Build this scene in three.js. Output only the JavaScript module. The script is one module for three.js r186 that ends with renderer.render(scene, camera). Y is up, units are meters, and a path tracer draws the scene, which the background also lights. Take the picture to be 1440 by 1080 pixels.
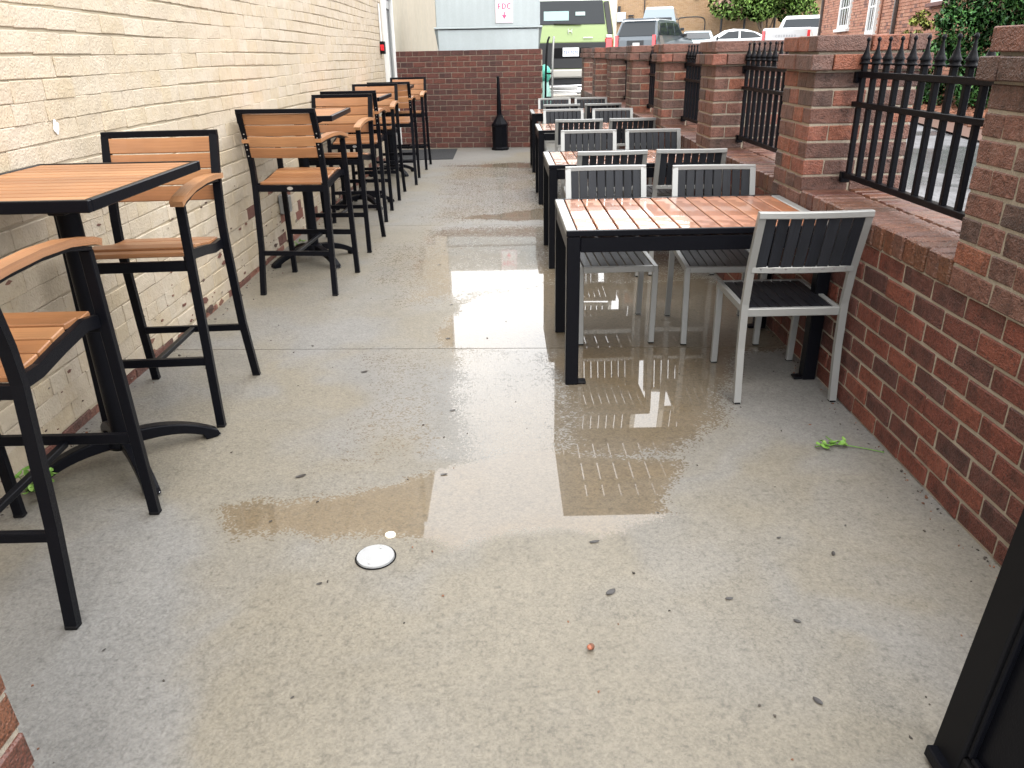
import * as THREE from 'three';
import { mergeGeometries } from 'three/addons/utils/BufferGeometryUtils.js';

// ------------------------------------------------------------------ camera, sky, sun, exposure
const scene = new THREE.Scene();
const EYE = 1.45;
const camera = new THREE.PerspectiveCamera(53.55, 4 / 3, 0.05, 400);
{
  const r = new THREE.Vector3(0.99975, -0.018, 0.0127), d = new THREE.Vector3(-0.0216, -0.9167, 0.399), f = new THREE.Vector3(0.0045, -0.3992, -0.9169);
  f.normalize(); r.addScaledVector(f, -r.dot(f)).normalize(); d.crossVectors(f, r);
  camera.position.set(0, EYE, 0);
  camera.quaternion.setFromRotationMatrix(new THREE.Matrix4().makeBasis(r, d.clone().negate(), f.clone().negate()));
}
const renderer = new THREE.WebGLRenderer({ antialias: true });
renderer.toneMapping = THREE.LinearToneMapping;
renderer.toneMappingExposure = 3.6;
renderer.shadowMap.enabled = true;
renderer.setSize(1024, 768);
{
  const W = 128, H = 64, a = new Float32Array(W * H * 4);
  for (let j = 0; j < H; j++) for (let i = 0; i < W; i++) {
    const el = ((j + 0.5) / H - 0.5) * Math.PI, s = Math.max(0, Math.sin(el));
    const k = 1.22 * (1.0 - 0.06 * s) * (1 + 0.05 * Math.sin(i * 0.19 + j * 0.4) * Math.cos(j * 0.33));
    const o = (j * W + i) * 4; a[o] = k * 0.985; a[o + 1] = k; a[o + 2] = k * 1.02; a[o + 3] = 1;
  }
  const sky = new THREE.DataTexture(a, W, H, THREE.RGBAFormat, THREE.FloatType);
  sky.mapping = THREE.EquirectangularReflectionMapping; sky.magFilter = THREE.LinearFilter; sky.needsUpdate = true;
  scene.background = sky; scene.environment = sky;
}
const sun = new THREE.DirectionalLight(0xfff3e2, 0.5);
sun.position.set(2.5, 12, 3); sun.target.position.set(0, 0, -5);
sun.castShadow = true; sun.shadow.radius = 40; sun.shadow.mapSize.set(2048, 2048);
Object.assign(sun.shadow.camera, { left: -15, right: 15, top: 20, bottom: -20, near: 0.5, far: 60 });
scene.add(sun, sun.target);

// ------------------------------------------------------------------ helpers
function rng(seed) { let a = seed >>> 0; return () => { a = (a + 0x6d2b79f5) | 0; let t = Math.imul(a ^ (a >>> 15), 1 | a); t = (t + Math.imul(t ^ (t >>> 7), 61 | t)) ^ t; return ((t ^ (t >>> 14)) >>> 0) / 4294967296; }; }
const R = rng(7);
const rr = (a, b) => a + (b - a) * R();
const clamp = (x, a = 0, b = 1) => Math.min(b, Math.max(a, x));
const sstep = (a, b, x) => { const t = clamp((x - a) / (b - a)); return t * t * (3 - 2 * t); };
const lerp = (a, b, t) => a + (b - a) * t;
const V = (x, y, z) => new THREE.Vector3(x, y, z);
const PERM = new Float32Array(65536); { const q = rng(99); for (let i = 0; i < 65536; i++) PERM[i] = q(); }
const hash = (x, y) => PERM[((x * 157 + y * 7919 + ((x * y) % 131) * 17) & 65535)];
function noise(x, y, p = 0) {            // value noise, lattice period p if given
  let xi = Math.floor(x), yi = Math.floor(y); const fx = x - xi, fy = y - yi, u = fx * fx * (3 - 2 * fx), v = fy * fy * (3 - 2 * fy);
  let x1 = xi + 1, y1 = yi + 1;
  if (p) { xi = ((xi % p) + p) % p; x1 = ((x1 % p) + p) % p; yi = ((yi % p) + p) % p; y1 = ((y1 % p) + p) % p; }
  const a = hash(xi, yi), b = hash(x1, yi), c = hash(xi, y1), d = hash(x1, y1);
  return a + (b - a) * u + (c - a) * v + (a - b - c + d) * u * v;
}
function fbm(x, y, o = 4, p = 0) { let s = 0, w = 0.5, t = 0; for (let k = 0; k < o; k++) { s += w * noise(x + k * 17, y + k * 31, p); t += w; x *= 2; y *= 2; p *= 2; w *= 0.5; } return s / t; }
const toS = (c) => c <= 0.0031308 ? 12.92 * c : 1.055 * Math.pow(c, 1 / 2.4) - 0.055;
function tex(n, m, fn, srgb = true) {    // fn(u, v) -> linear r, g, b
  const a = new Uint8Array(n * m * 4);
  for (let j = 0; j < m; j++) for (let i = 0; i < n; i++) {
    const c = fn((i + 0.5) / n, (j + 0.5) / m), o = (j * n + i) * 4;
    for (let k = 0; k < 3; k++) a[o + k] = 255 * clamp(srgb ? toS(c[k]) : c[k]);
    a[o + 3] = 255;
  }
  const t = new THREE.DataTexture(a, n, m); t.wrapS = t.wrapT = THREE.RepeatWrapping; t.magFilter = THREE.LinearFilter; t.minFilter = THREE.LinearMipmapLinearFilter; t.generateMipmaps = true;
  if (srgb) t.colorSpace = THREE.SRGBColorSpace; t.needsUpdate = true; return t;
}
const rep = (t, x, y) => { const c = t.clone(); c.repeat.set(x, y); c.needsUpdate = true; return c; };
const lin = (r, g, b) => new THREE.Color().setRGB(r, g, b);
const std = (o) => new THREE.MeshPhysicalMaterial({ roughness: 0.6, ...o });

function chamfer(w, h, d, b = 0.003, jit = 0, q = R) {   // chamfered block, uv in metres with u along the longest side
  b = Math.min(b, w * 0.3, h * 0.3, d * 0.3);
  const H = [w / 2, h / 2, d / 2], P = {};
  for (let s = 0; s < 8; s++) {
    const sg = [s & 1 ? 1 : -1, s & 2 ? 1 : -1, s & 4 ? 1 : -1], o = [0, 1, 2].map(() => (q() - 0.5) * 2 * jit);
    for (let a = 0; a < 3; a++) P[s * 3 + a] = [0, 1, 2].map((k) => sg[k] * (H[k] - (k === a ? 0 : b)) + o[k]);
  }
  const pos = [], uv = [], L = w >= h && w >= d ? 0 : h >= d ? 1 : 2, ou = q() * 3, ov = q() * 3;
  const tri = (i, j, k) => {
    let a = P[i], c = P[j], e = P[k];
    const n = [(c[1] - a[1]) * (e[2] - a[2]) - (c[2] - a[2]) * (e[1] - a[1]), (c[2] - a[2]) * (e[0] - a[0]) - (c[0] - a[0]) * (e[2] - a[2]), (c[0] - a[0]) * (e[1] - a[1]) - (c[1] - a[1]) * (e[0] - a[0])];
    if (n[0] * (a[0] + c[0] + e[0]) + n[1] * (a[1] + c[1] + e[1]) + n[2] * (a[2] + c[2] + e[2]) < 0) [c, e] = [e, c];
    const an = n.map(Math.abs), x = an[0] >= an[1] && an[0] >= an[2] ? 0 : an[1] >= an[2] ? 1 : 2;
    const ax = [0, 1, 2].filter((k2) => k2 !== x), U = ax.includes(L) ? L : ax[0], W = ax.find((k2) => k2 !== U);
    for (const p of [a, c, e]) { pos.push(...p); uv.push(p[U] + ou, p[W] + ov); }
  };
  for (let a = 0; a < 3; a++) for (const s of [0, 1]) {       // faces
    const c = [0, 1, 2, 3, 4, 5, 6, 7].filter((k) => ((k >> a) & 1) === s), [i, j, k, l] = c.map((k2) => k2 * 3 + a); tri(i, j, k); tri(j, l, k);
  }
  for (let a = 0; a < 3; a++) for (let s = 0; s < 8; s++) if (!((s >> a) & 1)) {   // edges
    const t = s | (1 << a), x = (a + 1) % 3, y = (a + 2) % 3; tri(s * 3 + x, s * 3 + y, t * 3 + x); tri(s * 3 + y, t * 3 + y, t * 3 + x);
  }
  for (let s = 0; s < 8; s++) tri(s * 3, s * 3 + 1, s * 3 + 2);
  const g = new THREE.BufferGeometry();
  g.setAttribute('position', new THREE.Float32BufferAttribute(pos, 3)); g.setAttribute('uv', new THREE.Float32BufferAttribute(uv, 2)); g.computeVertexNormals(); return g;
}
const cache = new Map();
const cb = (w, h, d, b = 0.003) => { const k = [w, h, d, b].map((x) => x.toFixed(4)).join(); if (!cache.has(k)) cache.set(k, chamfer(w, h, d, b)); return cache.get(k); };
function mesh(name, g, m, parent, p) { const o = new THREE.Mesh(g, m); o.name = name; o.castShadow = o.receiveShadow = true; if (p) o.position.set(...p); (parent || scene).add(o); return o; }
const used = {};
const numbered = (n) => { used[n] = (used[n] ?? -1) + 1; return used[n] ? `${n}_${String(used[n]).padStart(3, '0')}` : n; };
function tag(o, label, category, group, kind) { o.name = numbered(o.name); o.userData = { label, category }; if (group) o.userData.group = group; if (kind) o.userData.kind = kind; return o; }
function thing(name, label, category, p = [0, 0, 0], turn = 0, group) { const o = new THREE.Group(); o.name = name; tag(o, label, category, group); o.position.set(...p); o.rotation.y = turn; scene.add(o); return o; }
function struct(name, g, m, p) { const o = mesh(name, g, m, scene, p); o.name = numbered(name); o.userData.kind = 'structure'; return o; }
function copyOf(src, label, p, turn, group) { const c = src.clone(); c.name = numbered(src.name.replace(/_\d{3}$/, '')); c.userData = { ...src.userData, label }; if (group) c.userData.group = group; c.position.set(...p); c.rotation.y = turn; scene.add(c); return c; }
function barGeo(p, q, w, t, b = 0.002) {    // straight bar from p to q, w across, t thick
  const a = V(...p), c = V(...q), dir = c.clone().sub(a), len = dir.length(); dir.normalize();
  const g = chamfer(w, t, len, b), up = Math.abs(dir.y) > 0.9 ? V(0, 0, 1) : V(0, 1, 0), x = V().crossVectors(up, dir).normalize(), y = V().crossVectors(dir, x);
  g.applyMatrix4(new THREE.Matrix4().makeBasis(x, y, dir).setPosition(a.add(c).multiplyScalar(0.5))); return g;
}
function sweep(pts, w, t, flat = false) {   // rectangular section along points, mitred; section width w is along local x, t across
  const n = pts.length, pos = [], idx = [], uv = []; let l = 0;
  const sec = [[-1, -1], [1, -1], [1, 1], [-1, 1]];
  pts.forEach((p, i) => {
    const a = pts[Math.max(0, i - 1)], c = pts[Math.min(n - 1, i + 1)], d = V(c[0] - a[0], c[1] - a[1], c[2] - a[2]).normalize();
    let x = flat ? V().crossVectors(V(0, 1, 0), d) : V(1, 0, 0); x.addScaledVector(d, -x.dot(d)).normalize(); const y = V().crossVectors(d, x);
    if (i) l += V(...p).distanceTo(V(...pts[i - 1]));
    for (const [u, v] of sec) { const q = V(...p).addScaledVector(x, u * w / 2).addScaledVector(y, v * t / 2); pos.push(q.x, q.y, q.z); uv.push(l, (u + v * 2) * 0.03); }
  });
  for (let i = 0; i < n - 1; i++) for (let k = 0; k < 4; k++) { const a = i * 4 + k, b = i * 4 + (k + 1) % 4; idx.push(a, b, a + 4, b, b + 4, a + 4); }
  const e = (n - 1) * 4; idx.push(0, 2, 1, 0, 3, 2, e, e + 1, e + 2, e, e + 2, e + 3);
  const g = new THREE.BufferGeometry(); g.setAttribute('position', new THREE.Float32BufferAttribute(pos, 3)); g.setAttribute('uv', new THREE.Float32BufferAttribute(uv, 2)); g.setIndex(idx);
  const f = g.toNonIndexed(); f.computeVertexNormals(); return f;
}
function hexa(c, uvs = 1) {     // block from 4 floor-plan corners [x, z] and y0, y1
  const s = new THREE.Shape(c.p.map(([x, z]) => new THREE.Vector2(x, -z)));
  const g = new THREE.ExtrudeGeometry(s, { depth: c.y1 - c.y0, bevelEnabled: false }); g.rotateX(-Math.PI / 2); g.translate(0, c.y0, 0); return g;
}
const at = (g, x, y, z) => g.translate(x, y, z);
const paint = (g, c) => { const n = g.attributes.position.count, a = new Float32Array(n * 3); for (let i = 0; i < n; i++) { a[i * 3] = c[0]; a[i * 3 + 1] = c[1]; a[i * 3 + 2] = c[2]; } g.setAttribute('color', new THREE.BufferAttribute(a, 3)); return g; };
const groundY = (z) => 0.42 - 0.0105 * z;

// ------------------------------------------------------------------ materials
const brickCol = tex(512, 512, (u, v) => {
  const a = fbm(u * 24, v * 24, 4, 24), f = noise(u * 170, v * 170, 170), g = noise(u * 90 + 9, v * 90, 90);
  const e = sstep(0.58, 0.74, fbm(u * 9 + 4, v * 9, 4, 9)) * (0.4 + 0.6 * f), d = sstep(0.57, 0.7, fbm(u * 7 + 1, v * 7 + 6, 4, 7)); let k = 0.5 + 0.75 * a + 0.45 * (f - 0.5); if (g > 0.84) k *= 0.5; if (f > 0.92) k *= 1.5; k *= 1 - 0.3 * d;
  return [k * 0.9 * (1 + 0.12 * e), k * (0.86 + 0.1 * a) * (0.94 + 0.34 * e), k * (0.84 + 0.12 * a) * (0.9 + 0.42 * e)];
});
const brickBump = tex(512, 512, (u, v) => { const k = 0.6 * fbm(u * 40, v * 40, 4, 40) + 0.4 * noise(u * 150, v * 150, 150); return [k, k, k]; }, false);
const uvS = (t, s) => rep(t, s, s);
const bCol = uvS(brickCol, 2), bBmp = uvS(brickBump, 2);
const TONES = [[0.144, 0.03848, 0.025], [0.1171, 0.03536, 0.025], [0.1647, 0.04368, 0.027], [0.09028, 0.03224, 0.026], [0.1318, 0.03848, 0.026], [0.183, 0.052, 0.031], [0.1074, 0.03744, 0.029]];
const PTONES = [[0.177, 0.07776, 0.0567], [0.1239, 0.06048, 0.04725], [0.236, 0.0864, 0.05775], [0.1003, 0.05616, 0.0462], [0.1593, 0.0756, 0.05775], [0.2537, 0.08856, 0.0504], [0.1357, 0.07128, 0.05775], [0.1888, 0.0864, 0.0651]];
const FTONES = [[0.118, 0.03672, 0.027], [0.1003, 0.03264, 0.026], [0.1392, 0.04182, 0.029], [0.0826, 0.02958, 0.025]];
const RTONES = [[0.136, 0.0561, 0.0306], [0.102, 0.04675, 0.0272], [0.17, 0.068, 0.03825], [0.1148, 0.0425, 0.0306], [0.1573, 0.07225, 0.051]];
const mkB = (t, s = {}) => t.map((c) => std({ color: lin(...c), map: bCol, bumpMap: bBmp, bumpScale: 0.007, roughness: 0.66, ...s }));
const MB = { wall: mkB(TONES), pillar: mkB(PTONES), far: mkB(FTONES), row: mkB(RTONES, { roughness: 0.42 }) };
const vcBrick = std({ vertexColors: true, map: bCol, bumpMap: bBmp, bumpScale: 0.007, roughness: 0.66 });
const mortarTex = tex(256, 256, (u, v) => { const k = 0.7 + 0.5 * fbm(u * 30, v * 30, 4, 30); return [k, k, k]; });
const mMortar = std({ color: lin(0.30, 0.26, 0.205), map: uvS(mortarTex, 3), bumpMap: bBmp, bumpScale: 0.003, roughness: 0.9 });
const paintCol = tex(1024, 1024, (u, v) => {
  const a = fbm(u * 6, v * 6, 4, 6), b = fbm(u * 40 + 3, v * 40, 4, 40), s = noise(u * 220, v * 220, 220), w = fbm(u * 14 + 5, v * 14, 3, 14);
  let k = 0.9 + 0.16 * (b - 0.5) + 0.1 * (a - 0.5), r = k, g = k * (0.985 + 0.03 * (a - 0.5)), bl = k * (0.96 + 0.12 * (a - 0.5));
  if (s > 0.955 && b > 0.5) { r *= 0.55; g *= 0.5; bl *= 0.45; }
  if (w > 0.66) { r *= 0.975; g *= 0.96; bl *= 0.93; }
  return [r, g, bl];
});
const paintBump = tex(1024, 1024, (u, v) => { const k = 0.5 * fbm(u * 10, v * 10, 3, 10) + 0.28 * noise(u * 150, v * 150, 150) + 0.22 * fbm(u * 60 + 7, v * 60, 2, 60); return [k, k, k]; }, false);
const pCol = uvS(paintCol, 1.1), pBmp = uvS(paintBump, 1.1);
const CREAM = [[0.48, 0.41, 0.315], [0.47, 0.40, 0.307], [0.49, 0.425, 0.335], [0.475, 0.40, 0.295], [0.485, 0.416, 0.325]];
const mCream = CREAM.map((c) => std({ color: lin(...c), map: pCol, bumpMap: pBmp, bumpScale: 0.006, roughness: 0.7 }));
const vcCream = std({ vertexColors: true, map: pCol, bumpMap: pBmp, bumpScale: 0.006, roughness: 0.7 });
const mCreamJoint = std({ color: lin(0.43, 0.37, 0.275), map: pCol, bumpMap: pBmp, bumpScale: 0.006, roughness: 0.8 });
const mBlack = std({ color: lin(0.0045, 0.0048, 0.0068), roughness: 0.3, specularIntensity: 0.16, bumpMap: uvS(brickBump, 6), bumpScale: 0.0004 });
const mBlackRough = std({ color: lin(0.007, 0.007, 0.008), roughness: 0.5, specularIntensity: 0.16 });
const mChip = std({ color: lin(0.55, 0.56, 0.58), roughness: 0.5, metalness: 0.3 });
const mSilver = std({ color: lin(0.29, 0.295, 0.29), roughness: 0.38, metalness: 0.35 });
const mScrew = std({ color: lin(0.6, 0.6, 0.62), roughness: 0.3, metalness: 0.9 });
const woodCol = tex(512, 512, (u, v) => {
  const g = fbm(u * 4, v * 60, 4, 4) , l = noise(u * 3, v * 160, 3), s = fbm(u * 3 + 8, v * 6, 3, 3);
  const k = 0.74 + 0.42 * (g - 0.2) + 0.24 * (l - 0.5) + 0.4 * (s - 0.5); return [k, k * (0.94 + 0.08 * g), k * (0.88 + 0.14 * g)];
});
const woodBump = tex(512, 512, (u, v) => { const k = 0.6 * noise(u * 4, v * 150, 2) + 0.4 * fbm(u * 6, v * 60, 3, 6); return [k, k, k]; }, false);
const wCol = rep(woodCol, 1.6, 5), wBmp = rep(woodBump, 1.6, 5);
const wood = (c, o = {}) => std({ color: lin(...c), map: wCol, bumpMap: wBmp, bumpScale: 0.0006, roughness: 0.45, ...o });
const mTeak = [[0.35, 0.16, 0.066], [0.30, 0.132, 0.053], [0.39, 0.19, 0.083], [0.325, 0.142, 0.055]].map((c) => wood(c, { clearcoat: 0.25, clearcoatRoughness: 0.3 }));
const filmTex = tex(512, 512, (u, v) => { const n = fbm(u * 7, v * 7, 5, 7), f = sstep(0.34, 0.42, n); return [0.35 + 0.65 * f, 0.25 - 0.23 * f, 0]; }, false);
const mRed = [[0.35, 0.118, 0.036], [0.30, 0.098, 0.03], [0.385, 0.14, 0.045]].map((c) => wood(c, { clearcoat: 1, clearcoatMap: rep(filmTex, 1.3, 1.3), clearcoatRoughness: 1, clearcoatRoughnessMap: rep(filmTex, 1.3, 1.3) }));
const mSlate = [[0.02, 0.023, 0.03], [0.015, 0.0175, 0.024], [0.024, 0.027, 0.035]].map((c) => wood(c, { roughness: 0.5, specularIntensity: 0.5 }));
const mSeatDark = [[0.01, 0.0105, 0.014], [0.012, 0.0125, 0.016]].map((c) => wood(c, { roughness: 0.3, specularIntensity: 0.3 }));

// ------------------------------------------------------------------ patio floor: four concrete pours with real joints, wet where water lies
const polys = [   // [points x,z ; strength ; soft edge metres]
  [[[-0.34, -3.86], [-0.36, -4.3], [-0.22, -4.75], [0.3, -5.05], [1.4, -5.0], [1.46, -3.7], [0.6, -3.62], [0.2, -3.74]], 1.25, 0.13],
  [[[-0.95, -2.28], [-0.46, -2.4], [-0.24, -2.57], [0.1, -2.72], [0.3, -2.62], [0.62, -2.55], [0.56, -2.2], [0.3, -2.1], [0.1, -2.15], [-0.21, -2.04], [-0.55, -2.13], [-0.9, -2.16]], 1.3, 0.12],
  [[[-0.24, -2.6], [-0.3, -3.9], [0.25, -3.85], [0.3, -2.6]], 0.74, 0.16],
  [[[0.2, -2.6], [0.2, -3.8], [1.25, -3.75], [0.95, -2.95], [0.6, -2.6]], 0.95, 0.16],
  [[[-0.75, -2.5], [-0.8, -3.9], [-0.2, -3.9], [-0.1, -2.5]], 0.4, 0.3],
  [[[-0.7, -4.6], [-0.75, -6.9], [-0.2, -7.0], [1.4, -6.9], [1.4, -4.9], [-0.2, -4.7]], 0.72, 0.3],
  [[[-0.5, -7.35], [0.35, -7.75], [1.4, -7.8], [1.4, -7.1], [0.1, -7.2]], 1.15, 0.12],
  [[[-0.9, -7.0], [-0.9, -11.5], [1.4, -11.5], [1.4, -7.0]], 0.5, 0.5],
  [[[-0.9, -11.1], [0.2, -11.3], [1.4, -11.0], [1.4, -10.5], [0.1, -10.7]], 0.95, 0.2],
  [[[-1.0, -5.0], [-1.1, -6.4], [-0.6, -6.4], [-0.6, -5.0]], 0.45, 0.3],
];
function polyDist(p, x, z) {  // negative inside
  let d = 1e9, inside = false;
  for (let i = 0, j = p.length - 1; i < p.length; j = i++) {
    const [xi, zi] = p[i], [xj, zj] = p[j], ex = xj - xi, ez = zj - zi, t = clamp(((x - xi) * ex + (z - zi) * ez) / (ex * ex + ez * ez));
    d = Math.min(d, Math.hypot(x - xi - ex * t, z - zi - ez * t));
    if (zi > z !== zj > z && x < ((xj - xi) * (z - zi)) / (zj - zi) + xi) inside = !inside;
  }
  return inside ? -d : d;
}
const CZ = 700, crz = new Float32Array(CZ * CZ);   // fine craze cracks: borders between random cells, 0.5 m tile
{
  const n = 34, q = rng(12), P = Array.from({ length: n * n }, () => [q(), q()]);
  for (let j = 0; j < CZ; j++) for (let i = 0; i < CZ; i++) {
    const x = (i / CZ) * n, y = (j / CZ) * n, cx = Math.floor(x), cy = Math.floor(y); let a = 9, b = 9;
    for (let v = -1; v < 2; v++) for (let u = -1; u < 2; u++) { const p = P[((cy + v + n) % n) * n + ((cx + u + n) % n)], d = Math.hypot(cx + u + p[0] - x, cy + v + p[1] - y); if (d < a) { b = a; a = d; } else if (d < b) b = d; }
    crz[j * CZ + i] = sstep(0.14, 0.03, b - a);
  }
}
const craze = (x, z) => crz[(Math.floor((z + 40) * 2 * CZ) % CZ) * CZ + (Math.floor((x + 40) * 2 * CZ) % CZ)];
function slabMaps(x0, x1, z0, z1, n, m) {
  const G = 256, K = G + 1, F = [0, 1, 2, 3].map(() => new Float32Array(K * K)), [wet, midA, tanA, toneA] = F;
  for (let j = 0; j <= G; j++) for (let i = 0; i <= G; i++) {
    let x = lerp(x0, x1, i / G), z = lerp(z0, z1, j / G); const X = x, Z = z, wx = fbm(x * 2.2, z * 2.2, 3) - 0.5, wz = fbm(x * 2.2 + 50, z * 2.2, 3) - 0.5;
    x += 0.14 * wx + 0.05 * (noise(X * 11, Z * 11) - 0.5); z += 0.14 * wz + 0.05 * (noise(X * 11 + 30, Z * 11) - 0.5);
    let w = 0.1; for (const [p, s, e] of polys) w = Math.max(w, s * sstep(e, -e, polyDist(p, x, z)));
    const o = j * K + i; wet[o] = w; midA[o] = fbm(X * 7 + 40, Z * 7, 4);
    tanA[o] = 0.7 * sstep(0.42, 0.8, fbm((X + wx) * 1.25 + 11.3, (Z + wz) * 1.25 + 4.2, 4) + 0.06 - 0.085 * X); toneA[o] = fbm((X + wz) * 1.7 + 70, (Z + wx) * 1.7, 5);
  }
  const col = new Uint8Array(n * m * 4), sur = new Uint8Array(n * m * 4);
  for (let j = 0; j < m; j++) {
    const v = (j + 0.5) / m, z = lerp(z0, z1, v), gj = Math.min(G - 1, Math.floor(v * G)), fj = v * G - gj;
    for (let i = 0; i < n; i++) {
      const u = (i + 0.5) / n, x = lerp(x0, x1, u), gi = Math.min(G - 1, Math.floor(u * G)), fi = u * G - gi, o0 = gj * K + gi;
      const get = (A) => { const p = A[o0] + (A[o0 + 1] - A[o0]) * fi, q = A[o0 + K] + (A[o0 + K + 1] - A[o0 + K]) * fi; return p + (q - p) * fj; };
      let w = get(wet); const mid = get(midA), tan = get(tanA), tone = get(toneA), g1 = noise(x * 190, z * 190), g2 = noise(x * 80 + 5, z * 80 + 9), g3 = hash(i + 7, j + 3);
      w += 0.35 * (mid - 0.5) * (w > 0.15 && w < 1 ? 1 : 0.3);
      const relief = 0.58 * g1 + 0.27 * g2 + 0.15 * mid;
      const film = sstep(-0.05, 0.07, w - relief * 1.05 - 0.02), damp = clamp(w * 0.9 + 0.1);
      let k = 0.95 + 0.16 * (mid - 0.5) + 0.26 * (tone - 0.5) + 0.2 * (g2 - 0.5) + 0.38 * (g1 - 0.5) + 0.26 * (g3 - 0.5) - 0.2 * craze(x, z) * sstep(0.42, 0.62, tone); if (g1 > 0.88 && g3 > 0.45) k *= 0.62; if (g2 < 0.1) k *= 0.84;
      k *= 1 - 0.2 * damp - 0.1 * film;
      const o = (j * n + i) * 4, sat = 0.25 * damp + 0.75 * film;
      const r = 0.176 * k * (1 + 0.06 * film), gg = k * lerp(0.172, 0.152, tan) * (1 - 0.13 * sat), bb = k * lerp(0.164, 0.106, tan) * (1 - 0.38 * sat);
      col[o] = 255 * clamp(toS(r)); col[o + 1] = 255 * clamp(toS(gg)); col[o + 2] = 255 * clamp(toS(bb)); col[o + 3] = 255;
      sur[o] = 255 * clamp(0.22 + 0.5 * damp + 0.8 * film); sur[o + 1] = 255 * clamp(lerp(0.4 - 0.12 * damp, 0.022, film)); sur[o + 2] = 0; sur[o + 3] = 255;
    }
  }
  const mk = (a, s) => { const t = new THREE.DataTexture(a, n, m); t.magFilter = THREE.LinearFilter; if (s) t.colorSpace = THREE.SRGBColorSpace; t.needsUpdate = true; return t; };
  return [mk(col, true), mk(sur, false)];
}
const concBump = tex(512, 512, (u, v) => { const k = 0.5 * noise(u * 120, v * 120, 120) + 0.3 * noise(u * 60, v * 60, 60) + 0.2 * fbm(u * 8, v * 8, 3, 8); return [k, k, k]; }, false);
function slab(x0, x1, zn0, zn1, zf0, zf1, n, m) {   // near edge z at x0, x1 ; far edge z at x0, x1
  const za = Math.max(zn0, zn1), zb = Math.min(zf0, zf1);
  const g = hexa({ p: [[x0, zn0], [x1, zn1], [x1, zf1], [x0, zf0]], y0: -0.12, y1: 0 }), p = g.attributes.position, uv = g.attributes.uv, uv1 = new Float32Array(p.count * 2);
  for (let i = 0; i < p.count; i++) { uv.setXY(i, (p.getX(i) - x0) / (x1 - x0), (p.getZ(i) - za) / (zb - za)); uv1[i * 2] = p.getX(i) / 0.7; uv1[i * 2 + 1] = p.getZ(i) / 0.7; }
  g.setAttribute('uv1', new THREE.BufferAttribute(uv1, 2));
  const [c, s] = slabMaps(x0, x1, za, zb, n, m), b = concBump.clone(); b.channel = 1; b.needsUpdate = true;
  return [g, std({ map: c, bumpMap: b, bumpScale: 0.0022, roughness: 0.72, clearcoat: 1, clearcoatMap: s, clearcoatRoughness: 1, clearcoatRoughnessMap: s })];
}
const XL = -2.0, XR = 1.6;
const floor = new THREE.Group(); floor.name = 'patio_floor'; floor.userData.kind = 'structure'; scene.add(floor);
{
  const J = [[0.9, 0.9], [-3.905, -3.735], [-7.12, -6.91], [-10.07, -9.85], [-15.4, -15.4]], g = 0.0035, N = [[2048, 2048], [1536, 1536], [768, 768], [768, 768]];
  for (let k = 0; k < 4; k++) {
    let a = J[k]; if (!k) { // the pour by the camera: a coarse near piece lies outside the frame
      const near = slab(XL, XR, 2.5, 2.5, -0.95, -0.95, 256, 256); mesh('concrete_slab', near[0], near[1], floor); a = [-0.9515, -0.9515];
    }
    const [ge, ma] = slab(XL, XR, a[0] - (k ? g : 0), a[1] - (k ? g : 0), J[k + 1][0] + g, J[k + 1][1] + g, ...N[k]); mesh('concrete_slab', ge, ma, floor);
  }
}
const mDirt = std({ color: lin(0.07, 0.055, 0.04), roughness: 0.95, bumpMap: bBmp, bumpScale: 0.01 });
struct('soil_bed', at(new THREE.BoxGeometry(3.8, 0.3, 18), -0.15, -0.185, -6.4), mDirt);
const aspTex = tex(1024, 1024, (u, v) => { const a = fbm(u * 5, v * 5, 4, 5), f = noise(u * 240, v * 240, 240), m = fbm(u * 30 + 2, v * 30, 3, 30); const k = 0.72 + 0.5 * (a - 0.5) + 0.5 * (f - 0.5) + 0.4 * (m - 0.5); return [k, k, k * 1.02]; });
const aspRough = tex(512, 512, (u, v) => { const n = fbm(u * 6, v * 6, 4, 6), k = lerp(0.16, 0.6, sstep(0.38, 0.62, n)); return [k, k, k]; }, false);
const mAsphalt = std({ color: lin(0.16, 0.16, 0.165), map: rep(aspTex, 0.4, 0.4), roughnessMap: rep(aspRough, 0.22, 0.22), roughness: 1 });
{ // car park and street: rises away from the patio, held up by the walls
  const mk = (x0, x1, z0, z1) => { const g = new THREE.PlaneGeometry(x1 - x0, z0 - z1, 8, 24).rotateX(-Math.PI / 2).translate((x0 + x1) / 2, 0, (z0 + z1) / 2), p = g.attributes.position, u = g.attributes.uv; for (let i = 0; i < p.count; i++) { p.setY(i, groundY(p.getZ(i))); u.setXY(i, p.getX(i), p.getZ(i)); } g.computeVertexNormals(); return g; };
  struct('street', mk(1.93, 120, 40, -15.62), mAsphalt); struct('car_park', mk(-60, 120, -15.62, -160), mAsphalt);
}
struct('ground', new THREE.PlaneGeometry(400, 400).rotateX(-Math.PI / 2).translate(0, -0.4, 0), mDirt);

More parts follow.
